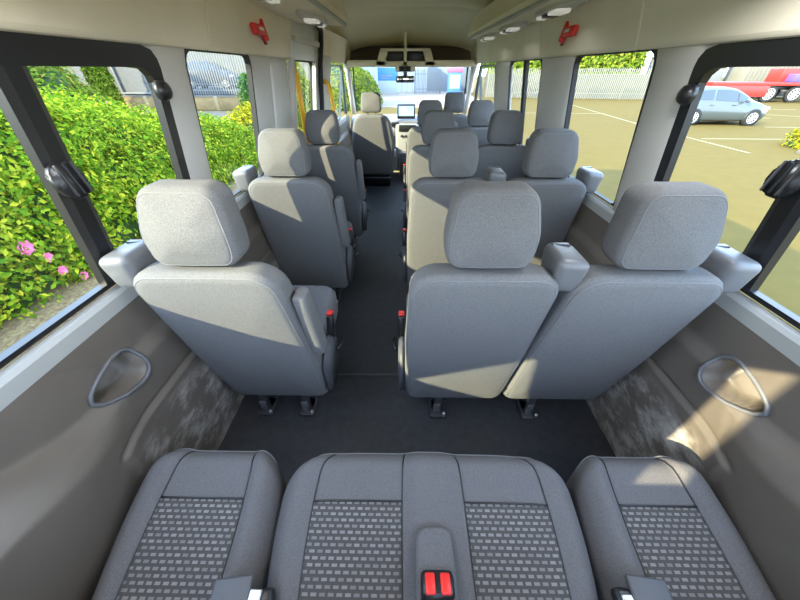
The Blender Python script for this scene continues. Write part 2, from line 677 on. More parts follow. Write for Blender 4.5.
def window(sg, y0, y1, fr, m=None, ztop=1.462, zbot=0.868, split=None, ftop=None, fl=None, frr=None, r=0.05, root_out=None):
    """one side window: pane plus moulded frame. y0..y1 along the side"""
    WN[0] += 1
    root = bpy.data.objects.new('window_%d' % WN[0], None)
    COL.objects.link(root)
    struct(root)
    if root_out is not None: root_out.append(root)
    ftop = ftop or fr
    fl = fl or fr
    frr = frr or fr
    # ring-shaped frame
    O = outline([(y0, zbot, 0.004), (y1, zbot, 0.004), (y1, ztop, r + 0.01), (y0, ztop, r + 0.01)], 7)
    I = outline([(y0 + fl, zbot + fr * 0.5, 0.02), (y1 - frr, zbot + fr * 0.5, 0.02), (y1 - frr, ztop - ftop, r), (y0 + fl, ztop - ftop, r)], 7)
    # match counts
    def resamp(P, n=96):
        L = [0]
        for i in range(len(P)):
            L.append(L[-1] + (P[(i + 1) % len(P)] - P[i]).length)
        out = []
        for k in range(n):
            s = L[-1] * k / n
            for i in range(len(P)):
                if L[i + 1] >= s:
                    t = (s - L[i]) / max(1e-9, L[i + 1] - L[i])
                    out.append(P[i].lerp(P[(i + 1) % len(P)], t))
                    break
        return out
    c = Vector(((y0 + y1) / 2, (ztop + zbot) / 2))
    def fan(P):
        # sample by angle so the two loops pair up
        out = []
        N = 120
        for k in range(N):
            a = 2 * math.pi * k / N
            d = Vector((math.cos(a) * (y1 - y0), math.sin(a) * (ztop - zbot)))
            best = None
            for i in range(len(P)):
                p, q = P[i] - c, P[(i + 1) % len(P)] - c
                e = q - p
                den = d.x * e.y - d.y * e.x
                if abs(den) < 1e-12: continue
                t = (p.x * e.y - p.y * e.x) / den
                s = (p.x * d.y - p.y * d.x) / den
                if t > 0 and -1e-6 <= s <= 1 + 1e-6:
                    if best is None or t > best: best = t
            out.append(c + d * (best or 0))
        return out
    O, I = fan(O), fan(I)
    N = len(O)
    V, F = [], []
    for P, off in ((O, 0.004), (O, -0.022), (I, -0.022), (I, 0.004)):
        for p in P:
            V.append((sg * (gx(p.y) + off), p.x, p.y))
    for r_ in range(4):
        for k in range(N):
            a, b = r_ * N + k, r_ * N + (k + 1) % N
            c2, d2 = ((r_ + 1) % 4) * N + (k + 1) % N, ((r_ + 1) % 4) * N + k
            F.append((a, b, c2, d2))
    mk('window_frame', V, F, m or M['rubber'], root, smooth=False)
    if split is not None:
        s, wd = split
        V, F = [], []
        zs = [zbot + fr * .5, ztop - ftop]
        for z in zs:
            for off, yy in ((0.004, s - wd / 2), (-0.02, s - wd / 2), (-0.028, s - wd / 4), (-0.028, s + wd / 4), (-0.02, s + wd / 2), (0.004, s + wd / 2)):
                V.append((sg * (gx(z) + off), yy, z))
        for j in range(6):
            a, b = j, (j + 1) % 6
            F.append((a, b, b + 6, a + 6))
        F += [tuple(range(6)), tuple(range(6, 12))]
        mk('window_bar', V, F, m or M['rubber'], root)
    # pane (thin but solid)
    z0, z1 = zbot, ztop
    V = [(sg * gx(z0), y0, z0), (sg * gx(z0), y1, z0), (sg * gx(z1), y1, z1), (sg * gx(z1), y0, z1)]
    mk('pane', V, [(0, 1, 2, 3)], M['glass'], root)
    return root


for sg in (-1, 1):
    window(sg, -0.14, 1.258, 0.030, m=M['black'], ftop=0.055, frr=0.045, split=(0.775, 0.075), r=0.05, root_out=W_REAR)
    window(sg, 1.40 if sg < 0 else 1.45, 2.005 if sg < 0 else 2.150, 0.014, ztop=1.472, r=0.045)
window(1, 2.64, 3.46, 0.014, split=(3.02, 0.05), ztop=1.47)
window(1, 4.00, 4.85, 0.02, ztop=1.45, m=M['body_teal'])
window(-1, 4.08, 4.85, 0.02, ztop=1.45, m=M['body_teal'])

# sliding door on the left with its own window, inside the opening
dr = bpy.data.objects.new('door_1', None)
COL.objects.link(dr)
struct(dr)
# header of the door
def dpanel(nm, y0, y1, z0, z1, m, off=0.0, th=0.03):
    V = []
    for z in (z0, z1):
        for o_ in (0, th):
            for y in (y0, y1):
                V.append((-(gx(z) - 0.05 + off + o_), y, z))
    F = [(0, 1, 3, 2), (4, 5, 7, 6), (0, 1, 5, 4), (2, 3, 7, 6), (0, 2, 6, 4), (1, 3, 7, 5)]
    return mk(nm, V, F, m, dr)
dpanel('door_header', 2.66, 3.40, 1.46, 1.68, M['body_white'])
dpanel('door_header_rail', 2.66, 3.36, 1.555, 1.585, M['pillar'], off=-0.025)
dpanel('door_stile', 3.31, 3.42, 0.86, 1.47, M['pillar'])
dpanel('door_stile', 2.64, 2.70, 0.86, 1.47, M['pillar'])
WN_d = window(-1, 2.69, 3.34, 0.02, ztop=1.47, r=0.05)
# black rubber door seal curving round the opening
tube('door_seal', [(-0.905, 3.42, 0.86), (-0.87, 3.42, 1.10), (-0.83, 3.42, 1.45), (-0.80, 3.41, 1.58), (-0.775, 3.34, 1.66), (-0.765, 3.18, 1.69), (-0.765, 2.70, 1.69)],
     0.022, M['rubber'], dr, 10)

# ceiling: arched headliner dropping to the cab header
V, F = [], []
xs = [-0.93 + 1.86 * i / 24 for i in range(25)]
ys = [Y_BACK - 0.05, 0.5, 1.2, 2.0, 2.7, 3.3, 3.8, 4.12, 4.16, 4.17, 4.18, 4.22, 4.4, 4.6, 4.8, 5.0, 5.15, 5.25, 5.32]
def ceil_z(x, y):
    top = 1.90 - (0.16 if y < 4.2 else 0.10) * abs(x / 0.9) ** 5
    if 4.16 <= y <= 4.18: top += 0.012
    if 4.18 < y: top -= 0.010
    if y > 4.2: top -= 0.235 * sstep(4.3, 5.45, y) ** 1.0
    return top
for y in ys:
    for x in xs:
        V.append((x, y, ceil_z(x, y)))
n = len(xs)
for i in range(len(ys) - 1):
    for j in range(n - 1):
        a = i * n + j
        F.append((a, a + 1, a + n + 1, a + n))
ceiling = struct(mk('ceiling', V, F, M['liner'], smooth=True))
# roof skin above
struct(bx('trim_4', (0, 2.45, 2.00), (1.86, 5.9, 0.03), M['body_white'], bev=0.0))
for sg, nm in ((-1, 'trim_5'), (1, 'trim_6')):
    strip(nm, [(0.91, 1.68), (0.93, 1.50), (0.955, 1.50), (0.94, 2.0), (0.90, 2.01)], Y_BACK - .05, 5.4, M['body_white'], sg)
struct(bx('trim_7', (0, 5.42, 1.80), (1.86, 0.03, 0.42), M['body_white'], bev=0.0))

# rear opening behind the camera: doors assumed open, the unseen left one placed to block and shape the sun
struct(bx('trim_97', (-0.86, -0.45, 0.85), (0.32, 0.05, 1.62), M['pillar'], bev=0.0))
struct(bx('trim_9', (0, -0.45, 1.82), (1.9, 0.05, 0.36), M['beige'], bev=0.0))
struct(bx('trim_98', (0, -0.45, 0.03), (1.9, 0.05, 0.10), M['trim_dark'], bev=0.0))
rd = bpy.data.objects.new('door_2', None)
COL.objects.link(rd)
struct(rd)
bx('door_panel', (-0.98, -1.255, 0.90), (0.05, 1.00, 2.30), M['body_white'], rd, 0.02)  # length and hinge gap sized to leave a narrow sun patch inside
bx('door_lining', (-0.95, -1.255, 0.45), (0.03, 0.90, 1.00), M['trim_dark'], rd, 0.02)


# ------------------------------------------------------------------ cab: header shelf, windscreen, dashboard
root = bpy.data.objects.new('trim_10', None)
COL.objects.link(root)
struct(root)
bx('shelf_floor', (-0.005, 5.20, 1.445), (1.72, 0.46, 0.022), M['beige'], root, 0.008)
bx('shelf_lip', (-0.005, 4.985, 1.475), (1.66, 0.030, 0.055), M['beige'], root, 0.012)
bx('shelf_back', (-0.005, 5.40, 1.57), (1.72, 0.02, 0.24), mat('shelf_lining', (0.115, 0.085, 0.062), 0.9), root, 0.004)
# centre console with two cubbies
bm = bmesh.new()
V = []
cx0 = -0.07
def prism_y(bm, pts, y0, y1):
    a = [bm.verts.new((x, y0, z)) for x, z in pts]
    b = [bm.verts.new((x, y1, z)) for x, z in pts]
    bm.faces.new(a); bm.faces.new(b[::-1])
    for i in range(len(pts)):
        j = (i + 1) % len(pts)
        bm.faces.new((a[i], b[i], b[j], a[j]))
prism_y(bm, [(cx0 - .38, 1.45), (cx0 - .27, 1.45), (cx0 - .22, 1.60), (cx0 - .32, 1.60)], 4.90, 5.2)
prism_y(bm, [(cx0 + .27, 1.45), (cx0 + .38, 1.45), (cx0 + .32, 1.60), (cx0 + .22, 1.60)], 4.90, 5.2)
prism_y(bm, [(cx0 - .32, 1.59), (cx0 + .32, 1.59), (cx0 + .31, 1.615), (cx0 - .31, 1.615)], 4.90, 5.2)
prism_y(bm, [(cx0 - .38, 1.435), (cx0 + .38, 1.435), (cx0 + .37, 1.485), (cx0 - .37, 1.485)], 4.90, 5.2)
prism_y(bm, [(cx0 - .02, 1.45), (cx0 + .02, 1.45), (cx0 + .02, 1.60), (cx0 - .02, 1.60)], 4.90, 5.2)
mkbm('cubby_housing', bm, M['beige'], root)
for sx in (-1, 1):
    bx('cubby', (cx0 + sx * .135, 5.03, 1.54), (.22, .12, .11), M['black'], root, 0.01)
tube('roof_rib', [(cx0, 4.93, 1.60), (cx0, 4.90, 1.70), (cx0, 4.86, 1.77)], 0.018, M['beige'], root)
# courtesy lamp pod below
bm = bmesh.new()
box(bm, (cx0, 4.98, 1.415), (0.26, 0.16, 0.07), 0.025, 3)
mkbm('lamp_pod', bm, M['beige'], root, True)
bx('lamp_switch_panel', (cx0 - 0.005, 4.896, 1.412), (0.15, 0.012, 0.055), M['black'], root, 0.004)
for sx in (-1, 1):
    cyl('map_lamp', (cx0 + sx * .038, 4.892, 1.41), (cx0 + sx * .038, 4.884, 1.41), 0.018, M['silver_flap'], root, 12)

# rear view mirror
t = thing('rear_view_mirror', 'dark rear-view mirror hanging at the top centre of the windscreen', 'mirror', (cx0, 5.06, 1.33))
bx('mirror_stem', (0, 0.02, 0.03), (0.05, 0.05, 0.08), M['black'], t, 0.01)
bx('mirror_housing', (0, 0, -0.03), (0.25, 0.035, 0.075), M['black'], t, 0.015)
bx('mirror_glass', (0, -0.019, -0.03), (0.225, 0.004, 0.056), mat('mirror_glass', (0.55, 0.55, 0.5), 0.05, metal=1.0), t, 0.001)

# windscreen
root = bpy.data.objects.new('window_20', None)
COL.objects.link(root)
struct(root)
W0, W1 = (0.86, 5.32, 1.44), (0.97, 6.05, 0.80)
mk('pane', [(-W0[0], W0[1], W0[2]), (W0[0], W0[1], W0[2]), (W1[0], W1[1], W1[2]), (-W1[0], W1[1], W1[2])], [(0, 1, 2, 3)], M['glass'], root)
for sg in (-1, 1):
    tube('windscreen_pillar', [(sg * 0.845, 5.02, 1.47), (sg * 0.865, 5.22, 1.36), (sg * 0.90, 5.55, 1.12), (sg * 0.93, 5.92, 0.84)], [.045, .036, .036, .042], M['pillar'], root, 10)
    tube('windscreen_seal', [(sg * 0.80, 5.30, 1.44), (sg * 0.85, 5.60, 1.16), (sg * 0.885, 5.98, 0.84)], 0.012, M['rubber'], root, 8)
    # front door frame bar with the mirror triangle
    tube('door_frame_bar', [(sg * 0.90, 4.86, 1.44), (sg * 0.93, 5.10, 1.20), (sg * 0.97, 5.35, 0.88)], 0.024, M['body_teal'], root, 8)
struct(bx('wall_front', (0, 5.75, 0.33), (1.95, 0.06, 0.75), M['dash'], bev=0.0))

# dashboard
db = thing('dashboard', 'wide grey dashboard under the windscreen with controls in the middle', 'dashboard', (0, 5.55, 0.0))
bm = bmesh.new()
prof = [(-0.20, 0.52), (-0.30, 0.60), (-0.28, 0.74), (-0.14, 0.81), (0.05, 0.825), (0.48, 0.80), (0.48, 0.60), (0.17, 0.55)]
a = [bm.verts.new((-0.90, y, z)) for y, z in prof]
b = [bm.verts.new((0.90, y, z)) for y, z in prof]
bm.faces.new(a); bm.faces.new(b[::-1])
for i in range(len(prof)):
    j = (i + 1) % len(prof)
    bm.faces.new((a[i], b[i], b[j], a[j]))
bmesh.ops.bevel(bm, geom=list(bm.edges), offset=0.02, segments=2, affect='EDGES')
mkbm('dash_body', bm, M['dash'], db, True)
bx('centre_stack', (-0.03, -0.29, 0.42), (0.36, 0.16, 0.66), mat('stack_plastic', (0.26, 0.26, 0.255), 0.4), db, 0.03)
bx('radio_panel', (-0.03, -0.375, 0.70), (0.26, 0.02, 0.09), M['black'], db, 0.01)
for k in range(4):
    cyl('dial', (-0.12 + k * .06, -0.37, 0.60), (-0.12 + k * .06, -0.395, 0.60), 0.018, M['silver_flap'], db, 14)
for sx in (-0.22, 0.17):
    bx('air_vent', (sx, -0.31, 0.745), (0.12, 0.03, 0.06), M['black'], db, 0.01)
bx('gear_console', (-0.03, -0.38, 0.20), (0.24, 0.22, 0.38), M['dash'], db, 0.03)
tube('gear_lever', [(-0.03, -0.42, 0.39), (-0.03, -0.45, 0.47), (-0.03, -0.46, 0.53)], [0.014, 0.014, 0.026], M['black'], db)

sc = thing('display_screen', 'black tablet-like screen with a pale blue picture on the dashboard', 'screen', (-0.05, 5.34, 0.81))
bx('screen_housing', (0, 0, 0.09), (0.27, 0.03, 0.19), M['black'], sc, 0.012)
em = bpy.data.materials.new('lit_screen')
em.use_nodes = True
bb = em.node_tree.nodes['Principled BSDF']
bb.inputs['Base Color'].default_value = (0.05, 0.08, 0.1, 1)
bb.inputs['Emission Color'].default_value = (0.42, 0.68, 0.90, 1)
bb.inputs['Emission Strength'].default_value = 0.9
bx('screen_panel', (0, -0.0165, 0.10), (0.23, 0.003, 0.13), em, sc, 0.001)
for k in range(3):
    bx('screen_line', (-0.02 - 0.02 * (k % 2), -0.0185, 0.135 - k * 0.03), (0.15 - 0.03 * k, 0.002, 0.007), M['white_print'], sc, 0)


# ------------------------------------------------------------------ overhead luggage racks
FILL_W = 1.9
LENS = mat('lamp_lens', (0.85, 0.83, 0.75), 0.15)
LENS.node_tree.nodes['Principled BSDF'].inputs['Emission Color'].default_value = (1, 0.97, 0.9, 1)
LENS.node_tree.nodes['Principled BSDF'].inputs['Emission Strength'].default_value = 0.12


def rack(sg, xin, y1, label, pods):
    t = thing('luggage_rack', label, 'luggage rack', (0, 0, 0))
    y0 = -0.40
    prof = [(0.800, 1.655), (xin + .02, 1.640), (xin, 1.655), (xin - .012, 1.675), (xin + .03, 1.80), (xin + .05, 1.815), (xin + 0.07, 1.80), (xin + .055, 1.69), (0.80, 1.70)]
    V, F = [], []
    for y in (y0, y1):
        for x, z in prof:
            V.append((sg * x, y, z))
    k = len(prof)
    for j in range(k):
        a, b = j, (j + 1) % k
        F.append((a, b, b + k, a + k))
    F += [tuple(range(k)), tuple(range(k, 2 * k))]
    mk('rack_shelf', V, F, M['beige'], t)
    # end cap
    V, F = [], []
    cap = [(0.80, 1.655), (xin + .02, 1.640), (xin - .012, 1.672), (xin + .03, 1.80), (xin + .06, 1.82), (0.80, 1.80)]
    for y in (y1, y1 + 0.02):
        for x, z in cap:
            V.append((sg * x, y, z))
    k = len(cap)
    for j in range(k):
        a, b = j, (j + 1) % k
        F.append((a, b, b + k, a + k))
    F += [tuple(range(k)), tuple(range(k, 2 * k))]
    mk('end_cap', V, F, M['pillar'], t)
    tube('edge_strip', [(sg * (xin + .006), y0, 1.647), (sg * (xin + .006), y1 + .01, 1.647)], 0.011, M['sill'], t, 8)
    for yc in pods:
        # leaf-shaped lamp and vent panel under the rack
        P = []
        for i in range(24):
            a = 2 * math.pi * i / 24
            P.append((0.30 * math.cos(a) + yc, 0.066 * math.sin(a) * abs(math.sin(a)) ** .3 + (xin + 0.13)))
        V = [(sg * x, y, 1.650 + (x - xin) * .03) for y, x in P] + [(sg * x, yc + (y - yc) * .9, 1.627 + (x - xin) * .03) for y, x in P]
        N = 24
        F = [tuple(range(N)), tuple(range(N, 2 * N))] + [(i, (i + 1) % N, N + (i + 1) % N, N + i) for i in range(N)]
        pod = mk('lamp_panel', V, F, M['pillar'], t)
        bx('air_nozzle', (sg * (xin + .14), yc + 0.10, 1.627), (0.07, 0.09, 0.022), M['black'], pod, 0.008)
        la = bpy.data.lights.new('rack_fill', 'AREA')  # area light added under the rack to brighten the cabin
        pw = FILL_W if yc < 1.0 else FILL_W * 0.10  # forward fill dimmed so the front seats stay darker
        la.shape, la.size, la.size_y = 'RECTANGLE', 0.10, 0.20
        la.energy, la.color, la.spread = pw, (0.92, 0.95, 1.0), math.radians(165)
        lo_ = bpy.data.objects.new('rack_fill', la)
        COL.objects.link(lo_)
        lo_.parent = t
        lo_.location = (sg * (xin + .10), yc - 0.03, 1.606)
        lo_.rotation_euler = (0, sg * 0.10, 0)
        bx('lamp_lens', (sg * (xin + .13), yc - 0.03, 1.625), (0.075, 0.11, 0.02), LENS, pod, 0.008)
        bx('lamp_lens', (sg * (xin + .13), yc + 0.20, 1.627), (0.05, 0.06, 0.02), LENS, pod, 0.008)
    return t


rack(-1, 0.475, 2.78, 'long beige luggage rack overhead along the left side', (-0.1, 0.6, 1.5, 2.38))  # rearmost pod of each rack is an unseen addition carrying fill light
rack(1, 0.550, 3.90, 'long beige luggage rack overhead along the right side', (-0.1, 0.9, 2.05, 2.85, 3.6))


# ------------------------------------------------------------------ passenger seats
def build_seat(belt_side=1, aisle=1, legs=(-0.105, 0.105)):
    """seat origin: floor under the foot of the backrest, backrest faces -y"""
    t = bpy.data.objects.new('minibus_seat', None)
    t.empty_display_size = 0.1
    COL.objects.link(t)
    LEAN = 0.215

    def lean(v):
        z = v.z
        return Vector((v.x, v.y - (z - 0.12) * LEAN, z))
    # backrest
    C = [(-0.229, 0.12, 0.055), (0.229, 0.12, 0.055), (0.234, 0.55, 0.3), (0.219, 0.945, 0.085), (-0.219, 0.945, 0.085), (-0.234, 0.55, 0.3)]

    def wback(v):
        # thicker in the middle, thin shoulder at the top
        k = sstep(0.70, 0.96, v.z)
        y = v.y * (1 - 0.18 * k)
        y += 0.02 * sstep(0.15, 0.45, v.z) * (1 if v.y < 0.05 else 0.5) * 0
        return lean(Vector((v.x, y, v.z)))
    V, F, seam = pad(C, 0.135, 0.035, 0.010, 0.012, erf=0.045, warp=wback)
    mk('backrest', V, F, M['fabric'], t, smooth=True)
    # back panel seam: up one side, over the top and down the other
    top = [p for p in seam]
    st = max(range(len(top)), key=lambda i: -abs(top[i].x) * 0 - top[i].z * 1 + (0))
    ring = top[:]
    lo = [i for i, p in enumerate(ring) if p.z < 0.20]
    start = max(lo, key=lambda i: ring[i].x)
    order = [ring[(start + k) % len(ring)] for k in range(len(ring))]
    path = []
    for p in order:
        path.append(p)
        if p.x < 0 and p.z < 0.22 and len(path) > 5:
            break
    V, F = tube_geo(path, 0.0021, 6)
    mk('backrest_piping', V, F, M['piping'], t, smooth=True)
    # headrest
    HC = [(-0.120, 0.948, 0.045), (0.120, 0.948, 0.045), (0.128, 1.04, 0.2), (0.104, 1.166, 0.052), (-0.104, 1.166, 0.052), (-0.128, 1.04, 0.2)]

    def wh(v):
        y = v.y - 0.150 + 0.03 * sstep(1.03, 1.18, v.z)
        y += 0.9 * v.x * v.x * (1 if v.y > 0.06 else 0.4)
        return Vector((v.x, y, v.z))
    V, F, seam = pad(HC, 0.115, 0.030, 0.012, 0.012, erf=0.04, warp=wh)
    h = mk('headrest', V, F, M['fabric'], t, smooth=True)
    V, F = tube_geo(seam + [seam[0]], 0.0018, 6, cap=False)
    mk('headrest_piping', V, F, M['piping'], h, smooth=True)
    for sx in (-1, 1):
        cyl('headrest_post', (sx * 0.062, -0.100, 0.88), (sx * 0.062, -0.095, 0.97), 0.0065, M['steel'], t, 10)
        bx('post_guide', (sx * 0.062, -0.103, 0.938), (0.034, 0.034, 0.022), M['black'], t, 0.006)
    # seat cushion
    CC = [(-0.228, 0.04, 0.05), (0.228, 0.04, 0.05), (0.226, 0.50, 0.09), (-0.226, 0.50, 0.09)]
    V, F, _ = pad(CC, 0.14, 0.04, -0.02, 0.0, erf=0.02, n=6)
    V2 = []
    for v in V:
        z = 0.465 - v.y - 0.05 * sstep(0.45, 0.05, v.z)
        V2.append(Vector((v.x, v.z, z)))
    mk('seat_cushion', V2, F, M['fabric'], t, smooth=True)
    bx('cushion_pan', (0, 0.26, 0.30), (0.42, 0.40, 0.06), M['black'], t, 0.02)
    # feet
    for sx in legs:
        bm = bmesh.new()
        box(bm, (sx, 0.015, 0.13), (0.034, 0.030, 0.24), 0.005, 2, Matrix.Rotation(-0.06, 3, 'X'))
        box(bm, (sx, 0.02, 0.012), (0.075, 0.10, 0.022), 0.005)
        box(bm, (sx, 0.24, 0.15), (0.030, 0.05, 0.28), 0.006)
        box(bm, (sx, 0.22, 0.012), (0.06, 0.42, 0.022), 0.005)
        lg = mkbm('leg', bm, M['dark_metal'], t, True)
        bx('leg_plate', (sx - 0.006, -0.004, 0.055), (0.034, 0.006, 0.075), M['silver_flap'], lg, 0.002)
        cyl('bolt', (sx + 0.030, -0.022, 0.022), (sx + 0.030, -0.022, 0.045), 0.008, M['steel'], lg, 8)
    # hip cover, release handle, buckle on the aisle side
    a = aisle
    bm = bmesh.new()
    prism = [(0.035, 0.17), (0.20, 0.24), (0.21, 0.34), (0.14, 0.42), (0.055, 0.44), (-0.02, 0.36), (-0.01, 0.20)]
    f0 = [bm.verts.new((a * 0.229, y, z)) for y, z in prism]
    f1 = [bm.verts.new((a * 0.262, y, z)) for y, z in prism]
    bm.faces.new(f0); bm.faces.new(f1[::-1])
    for i in range(len(prism)):
        j = (i + 1) % len(prism)
        bm.faces.new((f0[i], f1[i], f1[j], f0[j]))
    bmesh.ops.bevel(bm, geom=list(bm.edges), offset=0.009, segments=2, affect='EDGES')
    mkbm('hip_cover', bm, M['plastic'], t, True)
    tube('release_lever', [(a * 0.275, 0.12, 0.34), (a * 0.285, 0.17, 0.33), (a * 0.285, 0.23, 0.305)], 0.008, M['black'], t)
    bk = bx('buckle_stalk', (a * 0.250, 0.165, 0.45), (0.030, 0.045, 0.12), M['black'], t, 0.008, Matrix.Rotation(-0.25, 3, 'X'))
    bx('buckle_button', (a * 0.250, 0.185, 0.514), (0.026, 0.040, 0.012), M['red'], t, 0.004, Matrix.Rotation(-0.25, 3, 'X'))
    # shoulder belt housing beside the backrest
    b = belt_side
    bm = bmesh.new()
    vs = box(bm, (0, 0, 0), (0.100, 0.14, 0.112), 0.026, 4)
    for v in bm.verts:
        k = (v.co.z + 0.059) / 0.118
        v.co.x *= 0.78 + 0.22 * k
        v.co.y *= 0.80 + 0.20 * k
        v.co.z -= 0.10 * b * v.co.x * k
    bmesh.ops.translate(bm, verts=list(bm.verts), vec=(b * 0.233, -0.090, 0.928))
    hs = mkbm('belt_housing', bm, M['bolster'], t, True)
    bx('belt_slot', (b * 0.228, -0.045, 0.982), (0.055, 0.02, 0.008), M['black'], hs, 0.002)
    # folded armrest on the aisle side
    return t


seat_l = build_seat(-1, 1)
# left hand singles also carry a slim folded armrest along the aisle edge
def armrest(t, a):
    C = [(0.0, 0.0, 0.015), (0.055, 0.0, 0.015), (0.05, 0.33, 0.02), (0.005, 0.33, 0.02)]
    V, F, _ = pad(C, 0.07, 0.012, 0.002, 0.002, n=5)
    V = [Vector((a * (0.225 + v.x), 0.02 + v.y - (v.z + 0.42) * 0.19, 0.50 + v.z)) for v in V]
    mk('folded_armrest', V, F, M['fabric'], t, smooth=True)
armrest(seat_l, 1)
seat_ri = build_seat(1, -1, (-0.065,))
seat_ro = build_seat(1, -1, (-0.075,))
# outer seats show no aisle hardware of their own
LABELS = [
    (seat_l, -0.650, 0.87, 'grey fabric seat nearest the camera on the left, beside the flower hedge window', 'left seats'),
    (seat_l, -0.690, 1.78, 'second grey single seat from the back in the left column', 'left seats'),
    (seat_l, -0.685, 2.66, 'third grey single seat from the back on the left, by the sliding door', 'left seats'),
    (seat_ri, 0.180, 0.87, 'grey aisle seat nearest the camera in the pair on the right', 'right seats'),
    (seat_ri, 0.190, 1.78, 'grey aisle seat of the second pair from the back on the right', 'right seats'),
    (seat_ri, 0.190, 2.66, 'grey aisle seat of the third pair from the back on the right', 'right seats'),
    (seat_ri, 0.185, 3.60, 'dark aisle seat of the front pair on the right, behind the driver seat', 'right seats'),
    (seat_ro, 0.650, 0.87, 'grey window seat nearest the camera in the pair on the right', 'right seats'),
    (seat_ro, 0.690, 1.78, 'grey window seat of the second pair from the back on the right', 'right seats'),
    (seat_ro, 0.690, 2.66, 'grey window seat of the third pair from the back on the right', 'right seats'),
    (seat_ro, 0.690, 3.60, 'dark window seat of the front pair on the right, by the sliding window', 'right seats'),
]
used = set()
for src, x, y, lab, g in LABELS:
    o = src if src.name not in used else copy_tree(src)
    used.add(src.name)
    o.location = (x, y, 0)
    tag(o, lab, 'seat', 'passenger seats, ' + g)


# two cab seats: taller back, own label
def cab_seat(x, y, label):
    t = thing('cab_seat', label, 'seat', (x, y, 0))
    C = [(-0.27, 0.17, 0.06), (0.27, 0.17, 0.06), (0.295, 0.62, 0.3), (0.225, 0.95, 0.15), (-0.225, 0.95, 0.15), (-0.295, 0.62, 0.3)]
    V, F, seam = pad(C, 0.15, 0.045, 0.012, 0.012, erf=0.05, warp=lambda v: Vector((v.x, v.y - (v.z - .12) * .2, v.z)))
    mk('backrest', V, F, M['fabric'], t, smooth=True)
    HC = [(-0.135, 0.965, 0.045), (0.135, 0.965, 0.045), (0.12, 1.18, 0.05), (-0.12, 1.18, 0.05)]
    V, F, seam = pad(HC, 0.10, 0.03, 0.01, 0.01, warp=lambda v: Vector((v.x, v.y - 0.14 + 0.03 * sstep(1.0, 1.2, v.z), v.z)))
    mk('headrest', V, F, M['fabric'], t, smooth=True)
    for sx in (-1, 1):
        cyl('headrest_post', (sx * 0.05, -0.10, 0.89), (sx * 0.05, -0.095, 0.97), 0.007, M['steel'], t, 10)
    CC = [(-0.24, 0.02, 0.05), (0.24, 0.02, 0.05), (0.235, 0.50, 0.09), (-0.235, 0.50, 0.09)]
    V, F, _ = pad(CC, 0.14, 0.04, -0.02, 0.0, erf=0.02, n=6)
    mk('seat_cushion', [Vector((v.x, v.z, 0.50 - v.y)) for v in V], F, M['fabric'], t, smooth=True)
    bx('seat_box', (0, 0.25, 0.18), (0.44, 0.42, 0.36), M['black'], t, 0.02)
    tube('base_tube', [(-0.24, 0.0, 0.13), (0.24, 0.0, 0.13)], 0.016, M['dark_metal'], t)
    bx('recliner_cover', (0.262, 0.10, 0.36), (0.05, 0.14, 0.16), M['plastic'], t, 0.015)
    bx('buckle_stalk', (0.295, 0.05, 0.46), (0.03, 0.04, 0.10), M['steel'], t, 0.008)
    return t


cab_seat(-0.50, 4.62, 'grey front passenger seat facing the windscreen, with a shadow across its headrest')
cab_seat(0.56, 4.62, 'dark driver seat at the front right, facing the windscreen')


# ------------------------------------------------------------------ rear bench (foreground)
def cushion_surface(x0f, x1f, x0r, x1r, cut_f=0.05):
    """returns P(u,v) for a cushion top; u 0..1 across, v 0..1 front to rear"""
    YF, YR = 0.470, -0.02

    def P(u, v, lift=0.0):
        # rounded front corners
        w = 2 * abs(u - 0.5)
        yf = YF - 0.050 * w ** 8
        y = yf + (YR - yf) * v
        bul = 0.012 * math.sin(min(1, v * 1.3) * math.pi)
        xl = x0f + (x0r - x0f) * v - bul
        xr = x1f + (x1r - x1f) * v + bul
        xc = (xl + xr) / 2
        pin = 1 - 0.10 * max(0, 1 - v / 0.16) ** 2
        x = xc + (u - 0.5) * (xr - xl) * pin
        z = 0.462 - 0.075 * v
        z -= 0.055 * max(0, 1 - v / 0.13) ** 2.2
        return Vector((x, y, z + lift))
    return P


